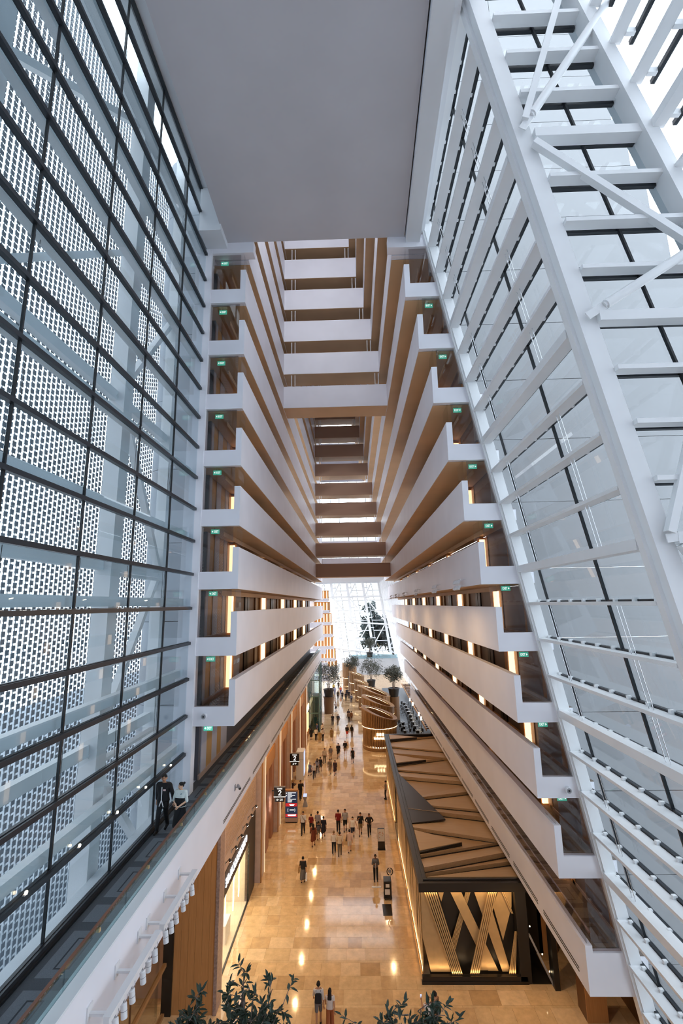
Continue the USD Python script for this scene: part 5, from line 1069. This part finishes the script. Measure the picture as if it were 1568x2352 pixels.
    P('woman in black with a small shoulder bag at the end of the group of four', -4.55, 61.5, 0, 1.66, AW, top=(26, 24, 28), bottom='shorts', bcol=(46, 46, 56), bag='shoulder')
    P('man in grey tee with cap and black socks walking towards the viewer', -3.35, 60.53, 0, 1.70, TO, top=(130, 116, 100), bottom='shorts', bcol=(150, 136, 118), bag='cross', bagcol=(40, 38, 40))
    P('girl in dark cardigan over a grey dress', -2.72, 60.51, 0, 1.58, TO, top=(60, 44, 52), sleeve=.8, bottom='dress', hair='long', hcol=(52, 36, 28))
    P('woman in long black dress standing at the warm far shop', -6.92, 75.21, 0, 1.66, 20, pose='stand', top=(22, 20, 22), sleeve=.9, bottom='dress', hair='long')
    P('man in white tee standing with his back turned in the far group', -6.15, 74.92, 0, 1.72, AW, pose='stand', top=(214, 204, 192), bcol=(24, 24, 30))
    P('woman in beige patterned dress in front of the far group', -5.53, 73.62, 0, 1.64, AW, top=(168, 140, 88), bottom='dress', hair='bun')
    P('man in white shirt and dark trousers in the far group', -5.1, 74.6, 0, 1.76, 30, pose='stand', top=(206, 194, 182), bcol=(28, 26, 30))
    P('woman in pale top standing behind the far group', -5.41, 77.87, 0, 1.66, TO, pose='stand', top=(198, 182, 168), bcol=(60, 54, 52), hair='long')
    P('person in blue shirt standing behind the far group', -6.23, 77.91, 0, 1.7, 120, pose='stand', top=(52, 62, 104), bcol=(30, 30, 38))
    P('woman in long olive dress standing alone', -3.81, 74.83, 0, 1.66, TO, pose='stand', top=(140, 112, 66), bottom='dress', hair='long', arms='phone')
    P('man in black tee and coral red shorts', -1.51, 76.07, 0, 1.78, AW, top=(24, 24, 26), bottom='shorts', bcol=(214, 78, 62), stride=.16)
    P('woman with long black hair in black top and grey leggings', -.79, 76.44, 0, 1.68, AW, top=(26, 24, 26), sleeve=.8, bcol=(116, 104, 98), hair='long', bag='shoulder')
    P('man in dark tee and dark trousers walking by the tall pedestal', -4.06, 83.6, 0, 1.72, TO, top=(40, 36, 38), bcol=(48, 42, 42))
    P('man in slate shirt and brown trousers', -3.14, 83.72, 0, 1.74, TO, top=(58, 60, 72), bcol=(108, 88, 70), bag='shoulder', bagcol=(40, 36, 36))
    P('person in dark tee ahead of the couple with bags', -1.41, 87.25, 0, 1.7, AW, top=(44, 42, 48), bcol=(44, 40, 42))
    P('man with plaid shirt and hanging bag in the far lobby', -1.35, 85.49, 0, 1.72, AW, top=(130, 104, 84), bcol=(40, 32, 30), bag='tote', bagcol=(48, 40, 38))
    P('person in brown coat beside the man with plaid shirt', -.92, 85.81, 0, 1.7, AW, top=(138, 92, 60), sleeve=1., bcol=(100, 70, 48))
    P('woman in white top and black shorts beside the tall pedestal', -3.91, 93.96, 0, 1.68, TO, top=(206, 200, 200), sleeve=.2, bottom='shorts', bcol=(24, 22, 28), arms='hips')
    far = [(-3.92, 105.27, (60, 50, 30), 'person in black with a yellow print, far down the lobby', (24, 24, 28)), (-2.94, 104.68, (52, 48, 50), 'person in dark clothes next to the person with yellow print', (40, 36, 40)), (-2.16, 103.6, (30, 24, 24), 'person in long dark coat far down the lobby', (30, 24, 26)), (-2.03, 107.87, (28, 32, 48), 'person in navy behind the person in long dark coat', (30, 30, 44)), (-1.57, 105.65, (34, 32, 34), 'person in black near the first small pod', (26, 24, 28)), (-1.01, 101.51, (92, 98, 116), 'person in blue grey shirt beside the small pod', (28, 32, 52)), (-4.77, 110.34, (170, 180, 214), 'person in light blue far down the lobby', (120, 130, 160)), (-3.49, 110.84, (226, 96, 52), 'person in orange far down the lobby', (70, 80, 130)), (-5.24, 114.63, (214, 190, 90), 'person in yellow at the far end of the lobby', (60, 54, 50)), (-4.2, 117.5, (70, 64, 60), 'person in grey beside the person in yellow', (50, 46, 46))]
    for x, y, c, lb, b in far: P(lb, x, y, 0, 1.7, rng.choice((AW, TO)), top=c, bcol=b, sleeve=rng.choice((.5, .9)))
    P('man in white tee with black drawstring backpack walking at the bottom of the view', -2.17, 26.86, 0, 1.78, AW, top=(216, 210, 206), bottom='shorts', bcol=(108, 106, 110), bag='backpack', bagcol=(22, 24, 30), stride=.12)
    P('woman with long black hair in white top and rust trousers', -1.60, 26.61, 0, 1.66, -4, top=(206, 196, 190), sleeve=.2, bottom='wide', bcol=(150, 84, 46), hair='long', hcol=(16, 12, 12), stride=.12)
    t, k = P('woman in white tank top and dark skirt holding up a phone', 3.06, 26.2, 0, 1.64, 14, pose='stand', top=(214, 206, 204), sleeve=0, bottom='skirt', bcol=(26, 26, 36), hair='tail', hcol=(40, 26, 20), arms='raise')
    V = k['V']; obj('phone', B(*sum(zip(V(-.25, .33, 1.5), V(-.18, .345, 1.64)), ())), 'screen_pale', t)
    P('man in brown shirt with a backpack leaning to the woman in white tank top', 3.42, 26.3, 0, 1.76, 40, pose='stand', top=(132, 92, 62), sleeve=.5, bottom='shorts', bcol=(52, 46, 48), bag='backpack', bagcol=(58, 44, 38), arms='hug')
    # the two members of staff on the walkway
    t, k = P('man in black uniform jacket with white edging walking along the carpeted walkway', -7.06, 18.35, 12.15, 1.82, 176, stride=.20, top=(20, 20, 24), sleeve=1., bcol=(14, 14, 18), shoes=(10, 10, 12), arms='out', fine=6, tone='mid', turn=14, slim=1.12)
    V, Hd = k['V'], k['Hd']
    obj('jacket_hem', mesh_of(hull((V(-.085, 0, .95), .125*k['s']), (V(.085, 0, .95), .125*k['s']), (V(-.085, 0, .80), .12*k['s']), (V(.085, 0, .80), .12*k['s']), q=2), 0), cloth(20, 20, 24), t, smooth=50)
    obj('white_edging', MB().bar(V(.0, .150, 1.40), V(.0, .150, 1.00), .03, .012, (0, 1, 0)).bar(V(.0, .150, 1.0), V(-.08, .150, .78), .03, .012, (0, 1, 0)).bar(V(.0, .150, 1.0), V(.07, .150, .80), .03, .012, (0, 1, 0)), 'white', t); obj('badge', B(*sum(zip(V(-.13, .13, 1.28), V(-.05, .155, 1.33)), ())), 'badge', t)
    def face_(t, Hd, s):
        for e in (-1, 1):
            obj('eye', mesh_of(hull((Hd(e*.030, .088, 1.642), .008*s), (Hd(e*.038, .084, 1.642), .007*s)), 0), 'black', t); obj('eyebrow', mesh_of(hull((Hd(e*.022, .092, 1.662), .005*s), (Hd(e*.045, .084, 1.660), .004*s)), 0), 'black', t)
        obj('mouth', mesh_of(hull((Hd(-.018, .088, 1.572), .006*s), (Hd(.018, .088, 1.572), .006*s)), 0), 'lips', t)
    face_(t, Hd, k['s'])
    t, k = P('woman in white patterned blouse and black apron walking on the carpeted walkway', -6.36, 18.15, 12.15, 1.62, 172, stride=.14, top=(198, 208, 206), sleeve=.5, bottom='long_skirt', bcol=(16, 16, 20), hair='bun', hcol=(14, 12, 12), tone='light', arms='clasp', fine=6, turn=-38)
    V = k['V']; obj('apron_top', mesh_of(hull((V(-.06, .01, 1.12), .142*k['s']), (V(.06, .01, 1.12), .142*k['s']), (V(-.07, .01, 1.20), .142*k['s']), (V(.07, .01, 1.20), .142*k['s']), (V(-.07, .0, 1.0), .150*k['s']), (V(.07, .0, 1.0), .150*k['s']), q=2), 0), cloth(16, 16, 20), t, smooth=50)
    obj('blouse_pattern', MB().bar(V(-.08, .115, 1.40), V(-.03, .118, 1.30), .03, .012, (0, 1, 0)).bar(V(-.10, .112, 1.32), V(-.05, .116, 1.36), .025, .012, (0, 1, 0)).bar(V(.04, .115, 1.34), V(.08, .112, 1.38), .02, .012, (0, 1, 0)), cloth(70, 100, 116), t)
    face_(t, k['Hd'], k['s'])
MAT['badge'] = plain('badge', (.7, .5, .5), .4); MAT['lips'] = plain('lips', lin(140, 70, 62), .5)
crowd()
